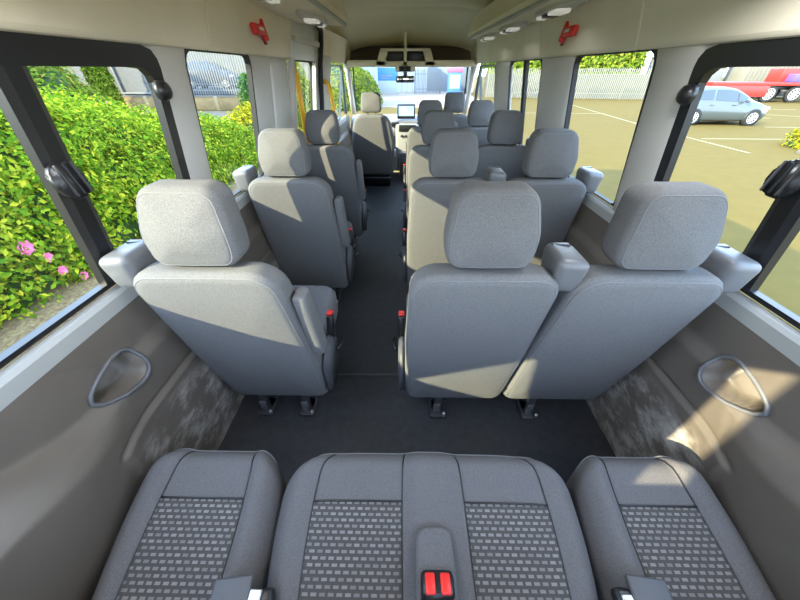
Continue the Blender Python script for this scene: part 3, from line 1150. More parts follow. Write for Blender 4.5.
def bench(label, xf, xr, panels, name='bench_seat'):
    """panels: list of (u0,u1,u0r,u1r) inserts; the surface rises to bolsters outside them"""
    t = thing(name, label, 'bench seat', (0, 0, 0))
    P = cushion_surface(xf[0], xf[1], xr[0], xr[1])

    def prof(u, v):
        # height of the upholstery across the width
        inside = 0.0
        for a, b, ar, br in panels:
            l = a + (ar - a) * v
            r = b + (br - b) * v
            k = sstep(l - 0.06, l + 0.02, u) * sstep(r + 0.06, r - 0.02, u)
            inside = max(inside, k)
            # seam grooves
        e = min(u, 1 - u)
        W = xf[1] - xf[0]
        edge = e * W
        h = 0.014 * (1 - inside)
        h -= 0.075 * max(0, 1 - edge / 0.065) ** 2.2
        return h

    nu, nv = 60, 44
    V, F = [], []
    for j in range(nv + 1):
        for i in range(nu + 1):
            u, v = i / nu, j / nv
            V.append(P(u, v, prof(u, v)))
    n = nu + 1
    for j in range(nv):
        for i in range(nu):
            a = j * n + i
            F.append((a, a + 1, a + n + 1, a + n))
    # skirt
    ringi = [i for i in range(n)] + [j * n + nu for j in range(1, nv + 1)] + [nv * n + i for i in range(nu - 1, -1, -1)] + [j * n for j in range(nv - 1, 0, -1)]
    c = Vector(((xf[0] + xf[1]) / 2, 0.25, 0))
    prev = ringi
    for dz, k in ((0.03, 1.004), (0.09, 0.995), (0.14, 0.96)):
        cur = []
        for i in ringi:
            p = V[i]
            V.append(Vector((c.x + (p.x - c.x) * k, c.y + (p.y - c.y) * k, p.z - dz)))
            cur.append(len(V) - 1)
        for q in range(len(ringi)):
            r_ = (q + 1) % len(ringi)
            F.append((prev[q], prev[r_], cur[r_], cur[q]))
        prev = cur
    F.append(tuple(prev))
    mk('cushion', V, F, M['fabric_dark'], t, smooth=True)
    # patterned inserts
    V0 = 0.300
    for a, b, ar, br in panels:
        V, F = [], []
        m1, m2 = 16, 26
        for j in range(m2 + 1):
            v = V0 + (1 - V0) * j / m2
            for i in range(m1 + 1):
                l = a + (ar - a) * v
                r = b + (br - b) * v
                u = l + (r - l) * i / m1
                V.append(P(u, v, prof(u, v) + 0.0022))
        nn = m1 + 1
        for j in range(m2):
            for i in range(m1):
                q = j * nn + i
                F.append((q, q + 1, q + nn + 1, q + nn))
        o = mk('patterned_insert', V, F, M['pattern'], t, smooth=True)
        sm = o.modifiers.new('solid', 'SOLIDIFY')
        sm.thickness = 0.003
        # stitched seams either side and across
        for (l0, lr) in ((a, ar), (b, br)):
            pts = [P(l0 + (lr - l0) * v, v, prof(l0 + (lr - l0) * v, v) + 0.0012) for v in [0.02 + 0.98 * k / 24 for k in range(25)]]
            tube('seam', pts, 0.0022, M['black'], t, 6)
        l0, r0 = a + (ar - a) * V0, b + (br - b) * V0
        pts = [P(l0 + (r0 - l0) * k / 12, V0, prof(l0 + (r0 - l0) * k / 12, V0) + 0.003) for k in range(13)]
        tube('cross_seam', pts, 0.0025, M['black'], t, 6)
    # pale piping along the front edge
    pts = []
    for k in range(61):
        u = 0.03 + 0.94 * k / 60
        pts.append(P(u, 0.006, prof(u, 0.006) + 0.001))
    tube('front_piping', pts, 0.0024, M['piping'], t, 6)
    # base
    bx('bench_base', ((xf[0] + xf[1]) / 2, 0.16, 0.13), ((xf[1] - xf[0]) * 0.82, 0.26, 0.26), M['black'], t, 0.015)
    # backrest behind, with headrests
    nseat = len(panels)
    W = (xr[1] - xr[0]) / nseat
    for k in range(nseat):
        x = xr[0] + W * (k + .5)
        C = [(-W / 2 + .01, 0.36, 0.045), (W / 2 - .01, 0.36, 0.045), (W / 2 - .03, 0.92, 0.07), (-W / 2 + .03, 0.92, 0.07)]
        V, F, _ = pad(C, 0.12, 0.035, warp=lambda v: Vector((v.x + x, v.y - 0.16 - (v.z - .36) * .18, v.z)))
        mk('backrest', V, F, M['fabric_dark'], t, smooth=True)
    return t, P, prof


tb, P, pf = bench('single grey bench seat in the left foreground with a patterned centre', (-0.850, -0.432), (-0.805, -0.412), [(0.27, 0.79, 0.20, 0.80)])
bk = bx('buckle_flap', (-0.440, 0.125, 0.470), (0.085, 0.060, 0.014), M['silver_flap'], tb, 0.005, Matrix.Rotation(0.12, 3, 'Z'))
bx('buckle_body', (-0.410, 0.100, 0.448), (0.13, 0.07, 0.035), M['black'], tb, 0.01, Matrix.Rotation(0.12, 3, 'Z'))
bx('belt_tongue', (-0.385, 0.118, 0.470), (0.028, 0.035, 0.010), M['steel'], tb, 0.003)

td, P, pf = bench('double grey bench seat in the middle foreground with two patterned halves', (-0.412, 0.440), (-0.382, 0.415), [(0.135, 0.415, 0.105, 0.41), (0.610, 0.875, 0.63, 0.90)], 'double_bench_seat')
# raised pad and pair of red buckles between the two places
C = [(-0.052, 0.0, 0.01), (0.052, 0.0, 0.01), (0.046, 0.22, 0.03), (-0.046, 0.22, 0.03)]
V, F, _ = pad(C, 0.03, 0.012, 0.002, 0.002, n=5)
mk('buckle_pad', [Vector((0.022 + v.x, 0.04 + v.z, 0.462 - v.y + (v.z * 0.14 - 0.030) * 1.0 + 0.012)) for v in V], F, M['fabric_dark'], td, smooth=True)
hb = bx('buckle_housing', (0.022, 0.143, 0.470), (0.074, 0.052, 0.05), M['black'], td, 0.010, Matrix.Rotation(-0.3, 3, 'X'))
for sx in (-1, 1):
    bx('buckle_button', (0.022 + sx * 0.017, 0.147, 0.493), (0.023, 0.040, 0.010), M['red'], hb, 0.004, Matrix.Rotation(-0.3, 3, 'X'))

tr, P, pf = bench('single grey bench seat in the right foreground with a patterned centre', (0.468, 0.855), (0.445, 0.850), [(0.22, 0.72, 0.22, 0.76)])
bx('buckle_flap', (0.498, 0.140, 0.470), (0.085, 0.060, 0.014), M['silver_flap'], tr, 0.005, Matrix.Rotation(-0.10, 3, 'Z'))
bx('buckle_body', (0.482, 0.115, 0.448), (0.12, 0.07, 0.035), M['black'], tr, 0.01, Matrix.Rotation(-0.10, 3, 'Z'))
bx('belt_tongue', (0.442, 0.125, 0.470), (0.025, 0.030, 0.010), M['steel'], tr, 0.003)


# ------------------------------------------------------------------ small fittings
def hammer(loc, sg, label):
    t = thing('emergency_hammer', label, 'emergency hammer', loc)
    t.rotation_euler = (0, sg * 0.20, 0)
    bx('holder', (0, 0.035, 0.0), (0.014, 0.024, 0.115), mat('dark_red', (0.25, 0.015, 0.015), 0.4), t, 0.004)
    bx('handle', (-sg * 0.014, -0.045, -0.004), (0.026, 0.13, 0.046), M['red'], t, 0.008)
    bx('hammer_head', (-sg * 0.014, 0.030, 0.0), (0.026, 0.030, 0.090), M['red'], t, 0.007)
    bx('label_plate', (-sg * 0.0275, -0.025, -0.002), (0.002, 0.06, 0.013), M['white_print'], t, 0.0005)


hammer((-0.832, 2.09, 1.565), -1, 'red emergency hammer on the beige rail above the left windows')
hammer((0.832, 2.21, 1.565), 1, 'red emergency hammer on the beige rail above the right windows')


def catch(loc, sg, label):
    t = bpy.data.objects.new('window_catch', None)
    COL.objects.link(t)
    t.parent = W_REAR[0 if sg < 0 else 1]
    t.location = loc
    t['label'] = label
    t.rotation_euler = (0, sg * 0.16, 0)
    bm = bmesh.new()
    P8 = [(0.046 * math.cos(math.pi / 8 + k * math.pi / 4), 0.052 * math.sin(math.pi / 8 + k * math.pi / 4)) for k in range(8)]
    a = [bm.verts.new((0, y, z)) for y, z in P8]
    b = [bm.verts.new((-sg * 0.024, y * .88, z * .88)) for y, z in P8]
    bm.faces.new(a); bm.faces.new(b[::-1])
    for i in range(8):
        j = (i + 1) % 8
        bm.faces.new((a[i], b[i], b[j], a[j]))
    bmesh.ops.bevel(bm, geom=list(bm.edges), offset=0.006, segments=2, affect='EDGES')
    mkbm('catch_body', bm, M['black'], t, True)
    for k in range(3):
        bx('grip_rib', (-sg * 0.025, -0.020 + 0.020 * k, 0.0), (0.010, 0.008, 0.076), M['rubber'], t, 0.004)


catch((-gx(1.18) + 0.026, 0.765, 1.180), -1, 'black ribbed window catch on the bar of the left rear window')
catch((gx(1.18) - 0.026, 0.800, 1.180), 1, 'black ribbed window catch on the bar of the right rear window')


def hinge(loc, sg, label):
    t = bpy.data.objects.new('window_hinge', None)
    COL.objects.link(t)
    t.parent = W_REAR[0 if sg < 0 else 1]
    t.location = loc
    t['label'] = label
    tube('hinge_cap', [(0, 0, 0), (-sg * 0.014, 0, 0), (-sg * 0.028, 0, 0), (-sg * 0.034, 0, 0)], [0.030, 0.030, 0.022, 0.008], M['black'], t, 16)
    bx('hinge_plate', (0.0, 0.012, 0), (0.02, 0.06, 0.05), M['black'], t, 0.008)


hinge((-gx(1.345) + 0.026, 1.215, 1.345), -1, 'round black hinge cap at the front edge of the left rear window')
hinge((gx(1.335) - 0.026, 1.225, 1.335), 1, 'round black hinge cap at the front edge of the right rear window')


def handrail(pts, label):
    t = thing('handrail', label, 'handrail', (0, 0, 0))
    tube('rail', pts, 0.019, M['yellow'], t, 12)
    for p in (pts[0], pts[-1]):
        cyl('end_fitting', (p[0], p[1], p[2] - 0.02), (p[0], p[1], p[2] + 0.02), 0.026, mat('fitting', (0.7, 0.36, 0.01), 0.5), t, 12)


handrail([(-0.885, 2.76, 1.43), (-0.865, 2.74, 1.38), (-0.862, 2.735, 1.20), (-0.865, 2.745, 0.95), (-0.88, 2.76, 0.62)], 'yellow grab pole rising behind the third left seat, beside the door window')
handrail([(-0.87, 3.66, 1.31), (-0.82, 3.62, 1.29), (-0.80, 3.62, 1.10), (-0.80, 3.63, 0.85), (-0.82, 3.66, 0.50)], 'yellow grab pole just ahead of the black door seal, nearer the windscreen')


# ------------------------------------------------------------------ outside
GZ = -0.70
ground = struct(bx('ground', (0, 30, GZ - 0.05), (240, 240, 0.1), mat('tarmac', (0.109, 0.075, 0.0185), 1.0, spec=0.1, var=0.05, scale=3, bump=0.2, bscale=60), bev=0.0))
LN = mat('line_paint', (0.19, 0.16, 0.08), 0.8)
def wline(a, b, wd=0.10):
    a, b = Vector((*a, GZ + 0.004)), Vector((*b, GZ + 0.004))
    d = (b - a).normalized()
    n_ = Vector((-d.y, d.x, 0)) * wd / 2
    V = [a - n_, b - n_, b + n_, a + n_]
    V += [v - Vector((0, 0, 0.008)) for v in V]
    mk('white_line', V, [(0, 1, 2, 3), (4, 5, 6, 7), (0, 1, 5, 4), (1, 2, 6, 5), (2, 3, 7, 6), (3, 0, 4, 7)], LN, ground)
wline((12.52, 27.24), (11.2, 16.0))
wline((11.05, 14.3), (10.9, 10.6))
wline((11.36, 13.13), (16.5, 13.0))
wline((13.0, 19.5), (20.0, 19.5))
wline((16.6, 16.2), (22.0, 15.8))
wline((21.0, 21.5), (23.5, 19.0))
wline((4.5, 22.0), (12.0, 21.5))
wline((19.0, 24.0), (26.0, 24.0))


def leaf_geo(V, F, p, n, size, rnd):
    """one pointed leaf of four vertices around p"""
    n = n.normalized()
    a = Vector((rnd.uniform(-1, 1), rnd.uniform(-1, 1), rnd.uniform(-1, 1)))
    t = (a - n * a.dot(n)).normalized()
    s = n.cross(t)
    L, W = size, size * rnd.uniform(0.42, 0.6)
    b = len(V)
    V += [p - t * L * .5, p + s * W * .5 + n * size * .08, p + t * L * .5, p - s * W * .5 + n * size * .08]
    F.append((b, b + 1, b + 2))
    F.append((b, b + 2, b + 3))


def raw(name, V, F, m, parent=None):
    me = bpy.data.meshes.new(name)
    me.from_pydata([tuple(v) for v in V], [], F)
    return link(name, me, m, parent)


def hedge(name, label, cat, surf, ur, vr, count, size, lm, core_m, rnd, depth=0.25, drop=0.06):
    """surf(u,v)->Vector; leaves scattered through a shell over the surface"""
    t = thing(name, label, cat, (0, 0, 0))
    V, F = [], []
    nu, nv = 40, 24
    for i in range(nu + 1):
        for j in range(nv + 1):
            p = surf(ur[0] + (ur[1] - ur[0]) * i / nu, vr[0] + (vr[1] - vr[0]) * j / nv)
            V.append(p)
    for i in range(nu):
        for j in range(nv):
            a = i * (nv + 1) + j
            F.append((a, a + 1, a + nv + 2, a + nv + 1))
    me = mk('branch_core', V, F, core_m, t, smooth=True)
    V, F = [], []
    e = 1e-3
    for _ in range(count):
        u = rnd.uniform(*ur)
        v = rnd.uniform(*vr)
        p = surf(u, v)
        n = (surf(u + e, v) - p).cross(surf(u, v + e) - p)
        if n.length < 1e-12: continue
        n.normalize()
        if n.z < -0.2: n = -n
        q = p + n * (rnd.random() ** 1.5 * depth + drop * 0.2)
        nn = n + Vector((rnd.uniform(-1, 1), rnd.uniform(-1, 1), rnd.uniform(-.3, 1.0))) * 0.8
        leaf_geo(V, F, q, nn, size * rnd.uniform(.6, 1.25), rnd)
    raw('foliage', V, F, lm, t)
    return t


rnd = random.Random(3)
from mathutils import noise as mnoise


def hsurf(u, v):
    """rose hedge left of the van: u along y, v 0 foot .. 1 far side"""
    y = u
    top = 1.76 * (1 - 0.50 * sstep(4.0, 9.5, y)) * (1 - 0.25 * sstep(9, 13, y))
    a = v * math.pi * 0.62
    x = -4.15 - 2.0 * (1 - math.cos(a)) * 0.75
    z = GZ + top * math.sin(min(a, math.pi / 2)) ** 0.8 - (0.10 * max(0, a - math.pi / 2))
    nn = mnoise.noise(Vector((y * 0.9, v * 3.0, 1.3))) * 0.30 + mnoise.noise(Vector((y * 2.6, v * 8.0, 5.3))) * 0.20
    return Vector((x + nn * 0.8, y, z + nn * min(1, v * 4)))


LEAF = leaf_mat('rose_leaves', (0.055, 0.145, 0.010), (0.19, 0.30, 0.018), (0.46, 0.44, 0.035))
CORE = mat('hedge_core', (0.022, 0.055, 0.007), 0.9)
hg = hedge('rose_hedge', 'bright green rose hedge with pink flowers outside the left windows', 'hedge', hsurf, (-1.5, 9.2), (0, 1), 105000, 0.072, LEAF, CORE, rnd, depth=0.30)
# roses on the hedge
PK = mat('pink_petals', (0.72, 0.16, 0.34), 0.7, var=0.2, scale=60)
def rose(u, v, r):
    p = hsurf(u, v)
    e = 1e-3
    n_ = (hsurf(u + e, v) - p).cross(hsurf(u, v + e) - p).normalized()
    if n_.x < 0: n_ = -n_
    p = p + n_ * 0.27
    V, F = [], []
    for ring, (rr, k, lift) in enumerate(((1.0, 7, 0.0), (0.7, 6, 0.25), (0.4, 5, 0.42))):
        for i in range(k):
            a = 2 * math.pi * i / k + ring
            d = Vector((0.3, math.cos(a), math.sin(a))).normalized()
            s = Vector((0, -math.sin(a), math.cos(a)))
            b = len(V)
            o_ = Vector((lift * r, 0, 0))
            V += [p + o_, p + o_ + d * r * rr * .6 + s * r * rr * .5, p + o_ + d * r * rr, p + o_ + d * r * rr * .6 - s * r * rr * .5]
            F += [(b, b + 1, b + 2), (b, b + 2, b + 3)]
    raw('rose_bloom', V, F, PK, hg)
ROSES = [(2.72, 0.15, 0.085), (2.80, 0.09, 0.060), (2.76, 0.06, 0.058), (3.12, 0.02, 0.060), (4.08, 0.53, 0.055), (1.7, 0.42, 0.07), (5.6, 0.55, 0.05)]
for r_ in ROSES: rose(*r_)

# bare soil and leaf litter in front of the hedge, path behind
soil = struct(bx('trim_90', (-4.05, 5.0, GZ + 0.0), (0.95, 18, 0.10), mat('leaf_litter', (0.112, 0.059, 0.025), 0.95, scale=30, col2=(0.20, 0.15, 0.06), bump=0.5, bscale=30), bev=0.02))
path = struct(bx('trim_91', (-12.0, 17.5, GZ + 0.01), (13, 9, 0.08), mat('path_concrete', (0.13, 0.095, 0.055), 0.9, var=0.15, scale=2), bev=0.0))

# darker shrubs behind the hedge, left
def blob(c, rx, ry, rz):
    def f(u, v):
        a, b = -u * 2 * math.pi, v * math.pi * 0.5
        k = 1 + 0.16 * mnoise.noise(Vector((math.cos(a) * 2, math.sin(a) * 2, v * 4 + c[0])))
        return Vector((c[0] + rx * math.cos(a) * math.sin(b) * k, c[1] + ry * math.sin(a) * math.sin(b) * k, c[2] + rz * math.cos(b) * k))
    return f


L2 = leaf_mat('shrub_leaves', (0.05, 0.11, 0.015), (0.14, 0.19, 0.02), (0.33, 0.27, 0.05))
L3 = leaf_mat('yellow_leaves', (0.10, 0.14, 0.010), (0.28, 0.26, 0.015), (0.42, 0.33, 0.02))
L4 = leaf_mat('tree_leaves', (0.06, 0.12, 0.010), (0.16, 0.22, 0.02), (0.28, 0.28, 0.035))
hedge('shrub', 'dull green and russet shrub behind the rose hedge at far left', 'shrub', blob((-12.4, 11.2, GZ), 2.4, 2.4, 2.4), (0, 1), (0, 1), 9000, 0.17, L2, CORE, rnd)
hedge('climber', 'tall green climbing plant in front of the grey fence panels', 'climber', blob((-18.3, 21.9, GZ), 0.45, 0.4, 3.6), (0, 1), (0, 1), 9000, 0.22, L4, CORE, rnd)
hedge('yellow_shrub', 'yellow-leaved shrub growing at the front end of the rose hedge', 'shrub', blob((-4.7, 10.9, GZ), 1.1, 1.5, 1.05), (0, 1), (0, 1), 7000, 0.11, L3, CORE, rnd)
hedge('dark_shrub', 'narrow dark green shrub at the end of the white palisade fence', 'shrub', blob((-9.6, 22.0, GZ), 0.5, 0.5, 1.75), (0, 1), (0, 1), 2500, 0.15, leaf_mat('dark_leaves', (0.02, 0.07, 0.015), (0.05, 0.13, 0.03), (0.12, 0.22, 0.05)), CORE, rnd)
hedge('shrub', 'bright shrub seen through the sliding door window', 'shrub', blob((-5.4, 16.5, GZ), 0.9, 1.6, 2.6), (0, 1), (0, 1), 6000, 0.16, L4, CORE, rnd)
hedge('shrub', 'yellow-green bank of shrubs seen through the left half of the windscreen', 'shrub', blob((-4.6, 26.5, GZ), 2.6, 4.0, 2.3), (0, 1), (0, 1), 12000, 0.20, L4, CORE, rnd)
hedge('kerb_shrub', 'small yellow shrub at the kerb by the right rear window catch', 'shrub', blob((14.1, 11.3, GZ), 1.0, 0.8, 0.85), (0, 1), (0, 1), 3500, 0.12, L3, CORE, rnd)

# low tan wall and the raised yard behind the left fence
struct(bx('trim_92', (-22, 40, -0.18), (32, 32.4, 0.95), mat('yard_ground', (0.072, 0.066, 0.055), 0.9, var=0.1, scale=2), bev=0.0))
lw = thing('low_wall', 'low tan rendered wall with small piers beneath the left fence', 'wall', (0, 23.4, GZ))
TAN = mat('tan_render', (0.30, 0.20, 0.085), 0.9, var=0.12, scale=3)
bx('wall_body', (-17.5, 0, 0.36), (25, 0.30, 0.72), TAN, lw, 0.02)
bx('coping', (-17.5, 0, 0.74), (25, 0.36, 0.06), mat('coping', (0.167, 0.151, 0.127), 0.8), lw, 0.01)
for k in range(10):
    bx('pier', (-28.5 + k * 2.3, -0.18, 0.36), (0.22, 0.12, 0.76), mat('pier_render', (0.36, 0.26, 0.13), 0.9), lw, 0.01)

WHITE = mat('white_paint', (0.176, 0.176, 0.165), 0.6)
fp = thing('panel_fence', 'grey sheet fence panels with white posts on the low tan wall', 'fence', (0, 23.5, 0.08))
GP = mat('grey_sheet', (0.10, 0.10, 0.10), 0.7, var=0.08, scale=8)
bx('sheet_panel', (-22.2, 0.05, 1.55), (15.4, 0.04, 3.0), GP, fp, 0.0)
for k in range(9):
    bx('post', (-29.6 + k * 1.85, -0.02, 1.55), (0.09, 0.09, 3.1), WHITE, fp, 0.005)
bx('bottom_rail', (-22.2, -0.04, 0.12), (15.4, 0.06, 0.10), WHITE, fp, 0.005)


def palisade(name, label, a, b, h, z, gap=0.155, m=None, posts=2.75):
    t = thing(name, label, 'fence', (a[0], a[1], z), math.atan2(b[1] - a[1], b[0] - a[0]))
    L = math.hypot(b[0] - a[0], b[1] - a[1])
    bm = bmesh.new()
    k = int(L / gap)
    for i in range(k):
        x = (i + .5) * gap
        w2 = 0.042
        vs = [bm.verts.new(p) for p in ((x - w2, -.02, 0.05), (x, 0.0, 0.05), (x + w2, -.02, 0.05), (x + w2, -.02, h - .08), (x, 0.0, h), (x - w2, -.02, h - .08))]
        bm.faces.new((vs[0], vs[1], vs[4], vs[5]))
        bm.faces.new((vs[1], vs[2], vs[3], vs[4]))
    o = mkbm('pales', bm, m or WHITE, t)
    so_ = o.modifiers.new('solid', 'SOLIDIFY'); so_.thickness = 0.006
    for zz in (h * .2, h * .8):
        bx('rail', (L / 2, 0.03, zz), (L, 0.04, 0.06), m or WHITE, t, 0.004)
    n_ = int(L / posts)
    for i in range(n_ + 1):
        bx('post', (L * i / n_, 0.07, h / 2), (0.09, 0.06, h), m or WHITE, t, 0.004)
    return t


palisade('palisade_fence', 'white palisade fence on the left with a dark car behind it', (-14.4, 23.5), (-7.2, 23.5), 3.0, 0.08)
PAL = mat('cream_paint', (0.174, 0.170, 0.140), 0.6)
palisade('palisade_fence', 'long cream palisade fence along the far side of the car park on the right', (7.5, 34.4), (21.6, 31.5), 2.25, GZ, m=PAL)
bx_ = struct(bx('trim_93', (15.0, 35.2, GZ + 0.85), (15, 0.2, 1.9), mat('far_wall', (0.09, 0.09, 0.08), 0.9, var=0.06, scale=1.5), bev=0.0, rot=Matrix.Rotation(-0.2, 3, 'Z')))


def bank(u, v):
    x = u
    a = v * math.pi
    k = mnoise.noise(Vector((x * 0.5, v * 2, 2.0))) * 1.2 + mnoise.noise(Vector((x * 1.5, v * 5, 2.0))) * 0.5
    return Vector((x, 41.0 - 0.2 * (x - 13) - 2.0 * math.cos(a) + k * .4, GZ + 4.6 * math.sin(a) ** .6 + k * min(1, v * 4)))


hedge('tree_row', 'row of bright green trees behind the cream palisade fence', 'trees', bank, (8.5, 22.8), (0.02, 0.9), 20000, 0.38, L4, CORE, rnd, depth=0.7)


# ---- cars
def wheel(t, x, y, r, m_rim, nm='wheel'):
    w_ = bpy.data.objects.new(nm, None)
    COL.objects.link(w_)
    w_.parent = t
    w_.location = (x, y, r)
    s = -1 if y < 0 else 1
    V, F = tube_geo([(0, s * -.10, 0), (0, s * -.08, 0), (0, s * .06, 0), (0, s * .10, 0), (0, s * .105, 0)], [r * .96, r, r, r * .95, r * .66], 28)
    mk('tyre', V, F, M['rubber'], w_, smooth=False)
    bm = bmesh.new()
    for k in range(10):
        a = 2 * math.pi * k / 10
        box(bm, (0, s * .105, r * .36), (r * .10, 0.02, r * .52), 0.004, 1)
        bmesh.ops.rotate(bm, cent=(0, 0, 0), matrix=Matrix.Rotation(2 * math.pi / 10, 3, 'Y'), verts=list(bm.verts))
    mkbm('spokes', bm, m_rim, w_)
    V, F = tube_geo([(0, s * .10, 0), (0, s * .115, 0)], [r * .70, r * .68], 28, cap=False)
    V2, F2 = tube_geo([(0, s * .115, 0), (0, s * .10, 0)], [r * .68, r * .60], 28, cap=False)
    o = len(V)
    mk('rim', V + V2, F + [tuple(i + o for i in f) for f in F2], m_rim, w_)
    cyl('hub', (0, s * .09, 0), (0, s * .12, 0), r * .15, m_rim, w_, 12)


def car(label, loc, rz, paint, L=4.0, H=1.48, W=0.86, name='car'):
    t = thing(name, label, 'car', loc, rz)
    # stations along the length, front at +x : x, lower z, belt z, roof z, half width belt, half width roof
    ST = [(-2.00, .42, .78, .80, .62, .60), (-1.93, .28, .90, .96, .76, .66), (-1.75, .20, .97, 1.22, .83, .60), (-1.45, .18, .98, 1.40, .86, .61), (-0.9, .17, .97, 1.475, .87, .62),
          (-0.2, .17, .94, 1.48, .87, .63), (0.25, .17, .92, 1.42, .87, .62), (0.70, .17, .90, 1.22, .87, .64), (1.05, .17, .90, 1.02, .86, .70), (1.40, .18, .86, .92, .84, .70), (1.75, .20, .76, .82, .78, .62), (1.93, .26, .64, .68, .66, .52), (2.0, .36, .56, .58, .52, .42)]
    V, F = [], []
    k = 10
    for x, lo, be, ro, wb_, wr in ST:
        sec = [(-wb_ * .9, lo), (-wb_, lo + .12), (-wb_ * 1.0, (lo + be) / 2), (-wb_ * .97, be), (-wr, ro - .03), (-wr * .6, ro), (wr * .6, ro), (wr, ro - .03), (wb_ * .97, be), (wb_, (lo + be) / 2), (wb_, lo + .12), (wb_ * .9, lo)]
        k = len(sec)
        for y, z in sec:
            V.append((x * L / 4.0, y * W / .86, z * H / 1.48))
    for i in range(len(ST) - 1):
        for j in range(k):
            a, b = i * k + j, i * k + (j + 1) % k
            F.append((a, b, b + k, a + k))
    F += [tuple(range(k)), tuple(range(len(V) - k, len(V)))]
    o = mk('body', V, F, paint, t, smooth=True)
    sx, sy, sz = L / 4.0, W / .86, H / 1.48

    def interp(x):
        for i in range(len(ST) - 1):
            if ST[i][0] <= x <= ST[i + 1][0]:
                f = (x - ST[i][0]) / (ST[i + 1][0] - ST[i][0])
                return [p + (q - p) * f for p, q in zip(ST[i], ST[i + 1])]
        return list(ST[-1])
    GL = mat('tinted_glass', (0.03, 0.04, 0.045), 0.08, spec=0.8)
    for s in (-1, 1):
        for x0, x1 in ((-1.45, -0.72), (-0.62, 0.28), (0.33, 0.78)):
            top, bot = [], []
            for q in range(7):
                x = x0 + (x1 - x0) * q / 6
                _, lo, be, ro, wb_, wr = interp(x)
                zb, zt = be + .035, max(be + .04, ro - .085)
                def yy(z):
                    f = (z - be) / max(.01, (ro - .03 - be))
                    return s * ((wb_ * .97) * (1 - f) + wr * f + .008)
                bot.append((x * sx, yy(zb) * sy, zb * sz))
                top.append((x * sx, yy(zt) * sy, zt * sz))
            VV = bot + top
            FF = [(i, i + 1, 7 + i + 1, 7 + i) for i in range(6)]
            g_ = mk('side_window', VV, FF, GL, t)
            so_ = g_.modifiers.new('solid', 'SOLIDIFY'); so_.thickness = 0.012; so_.offset = 0
        bx('door_mirror', (0.62 * sx, s * .97 * sy, .99 * sz), (.12, .18, .13), paint, t, 0.04)
        for x in (-0.55, 0.40):
            bx('door_handle', ((x - 0.15) * sx, s * .875 * sy, .82 * sz), (.17, .03, .03), paint, t, 0.01)
        bx('head_lamp', (1.72 * sx, s * .70 * sy, .70 * sz), (.30, .16, .12), mat('lamp_glass', (.7, .72, .75), .1), t, 0.04)
        bx('tail_lamp', (-1.90 * sx, s * .70 * sy, .90 * sz), (.12, .14, .25), M['red'], t, 0.03)
        # wheel arches
        for x in (-1.25, 1.27):
            V_, F_ = [], []
            cyl('wheel_arch', (x * sx, s * .70 * sy, .31), (x * sx, s * .876 * sy, .31), .36, M['rubber'], t, 24)
    RIM = mat('alloy', (.62, .60, .56), .35, metal=.5)
    for s in (-1, 1):
        for x in (-1.25, 1.27):
            wheel(t, x * sx, s * .79 * sy, .315, RIM)
    bx('number_plate', (-1.995 * sx, 0, .62 * sz), (.02, .5, .11), WHITE, t, 0.004)
    # windscreen and rear screen
    def screen(nm, xa, xb):
        _, _, be, ro, wb_, wr = interp(xa)
        _, _, be2, ro2, wb2, wr2 = interp(xb)
        VV = [(xa * sx, -wr * .8 * sy, (ro + .006) * sz), (xa * sx, wr * .8 * sy, (ro + .006) * sz), (xb * sx, wr2 * .86 * sy, (ro2 + .006) * sz), (xb * sx, -wr2 * .86 * sy, (ro2 + .006) * sz)]
        g_ = mk(nm, VV, [(0, 1, 2, 3)], GL, t)
        so_ = g_.modifiers.new('solid', 'SOLIDIFY'); so_.thickness = 0.012
    screen('windscreen', 0.30, 1.0)
    screen('rear_screen', -1.78, -1.5)
    return t


SILV = mat('silver_paint', (0.075, 0.09, 0.095), 0.25, metal=0.25, coat=0.6)
car('silver hatchback parked on the car park outside the right rear window', (14.85, 17.5, GZ), -0.06, SILV, L=4.15)
DBLUE = mat('dark_blue_paint', (0.020, 0.026, 0.042), 0.35, coat=0.1)
car('dark car parked in the yard behind the left palisade fence', (-14.4, 27.5, 0.30), 0.0, DBLUE, H=1.62)

# ---- lorry and pale containers on the far right
RED = mat('lorry_red', (0.385, 0.025, 0.017), 0.4)
lo = thing('lorry', 'red flatbed lorry parked far right behind the silver car', 'lorry', (31.8, 30.5, GZ), -0.12)
bx('chassis', (-1.5, 0, 0.95), (11.0, 1.2, 0.25), M['dark_metal'], lo, 0.02)
bx('flatbed', (-3.0, 0, 1.22), (8.0, 2.4, 0.22), RED, lo, 0.02)
bx('side_skirt', (-5.2, -1.15, 0.75), (4.8, 0.08, 0.75), RED, lo, 0.02)
cyl('red_tank', (0.9, -0.85, 0.85), (4.2, -0.85, 0.85), 0.52, RED, lo, 24, 0.06)
bx('cab', (3.2, 0, 2.1), (2.2, 2.4, 2.2), RED, lo, 0.15)
bx('blue_crate', (1.2, -0.2, 1.85), (1.3, 1.9, 0.9), mat('blue_crate', (0.05, 0.16, 0.50), 0.5), lo, 0.03)
bx('purple_crate', (-0.5, -0.6, 1.60), (1.7, 1.0, 0.5), mat('purple_crate', (0.10, 0.07, 0.35), 0.5), lo, 0.03)
bx('orange_load', (0.3, -0.9, 1.50), (1.0, 0.5, 0.35), mat('orange_load', (0.75, 0.28, 0.05), 0.6), lo, 0.03)
bx('red_load', (-0.9, 0.4, 1.75), (1.8, 1.4, 0.9), RED, lo, 0.03)
RIM2 = mat('lorry_rim', (.50, .47, .42), .5)
for s in (-1, 1):
    for x in (-2.55, -0.75, 3.4):
        wheel(lo, x, s * 1.02, .56, RIM2)
CREAM = mat('cream_sheet', (0.158, 0.145, 0.112), 0.7, var=0.05, scale=2)
ct = thing('shipping_container', 'pale ribbed container standing behind the silver car', 'container', (33.4, 34.8, GZ), -0.12)
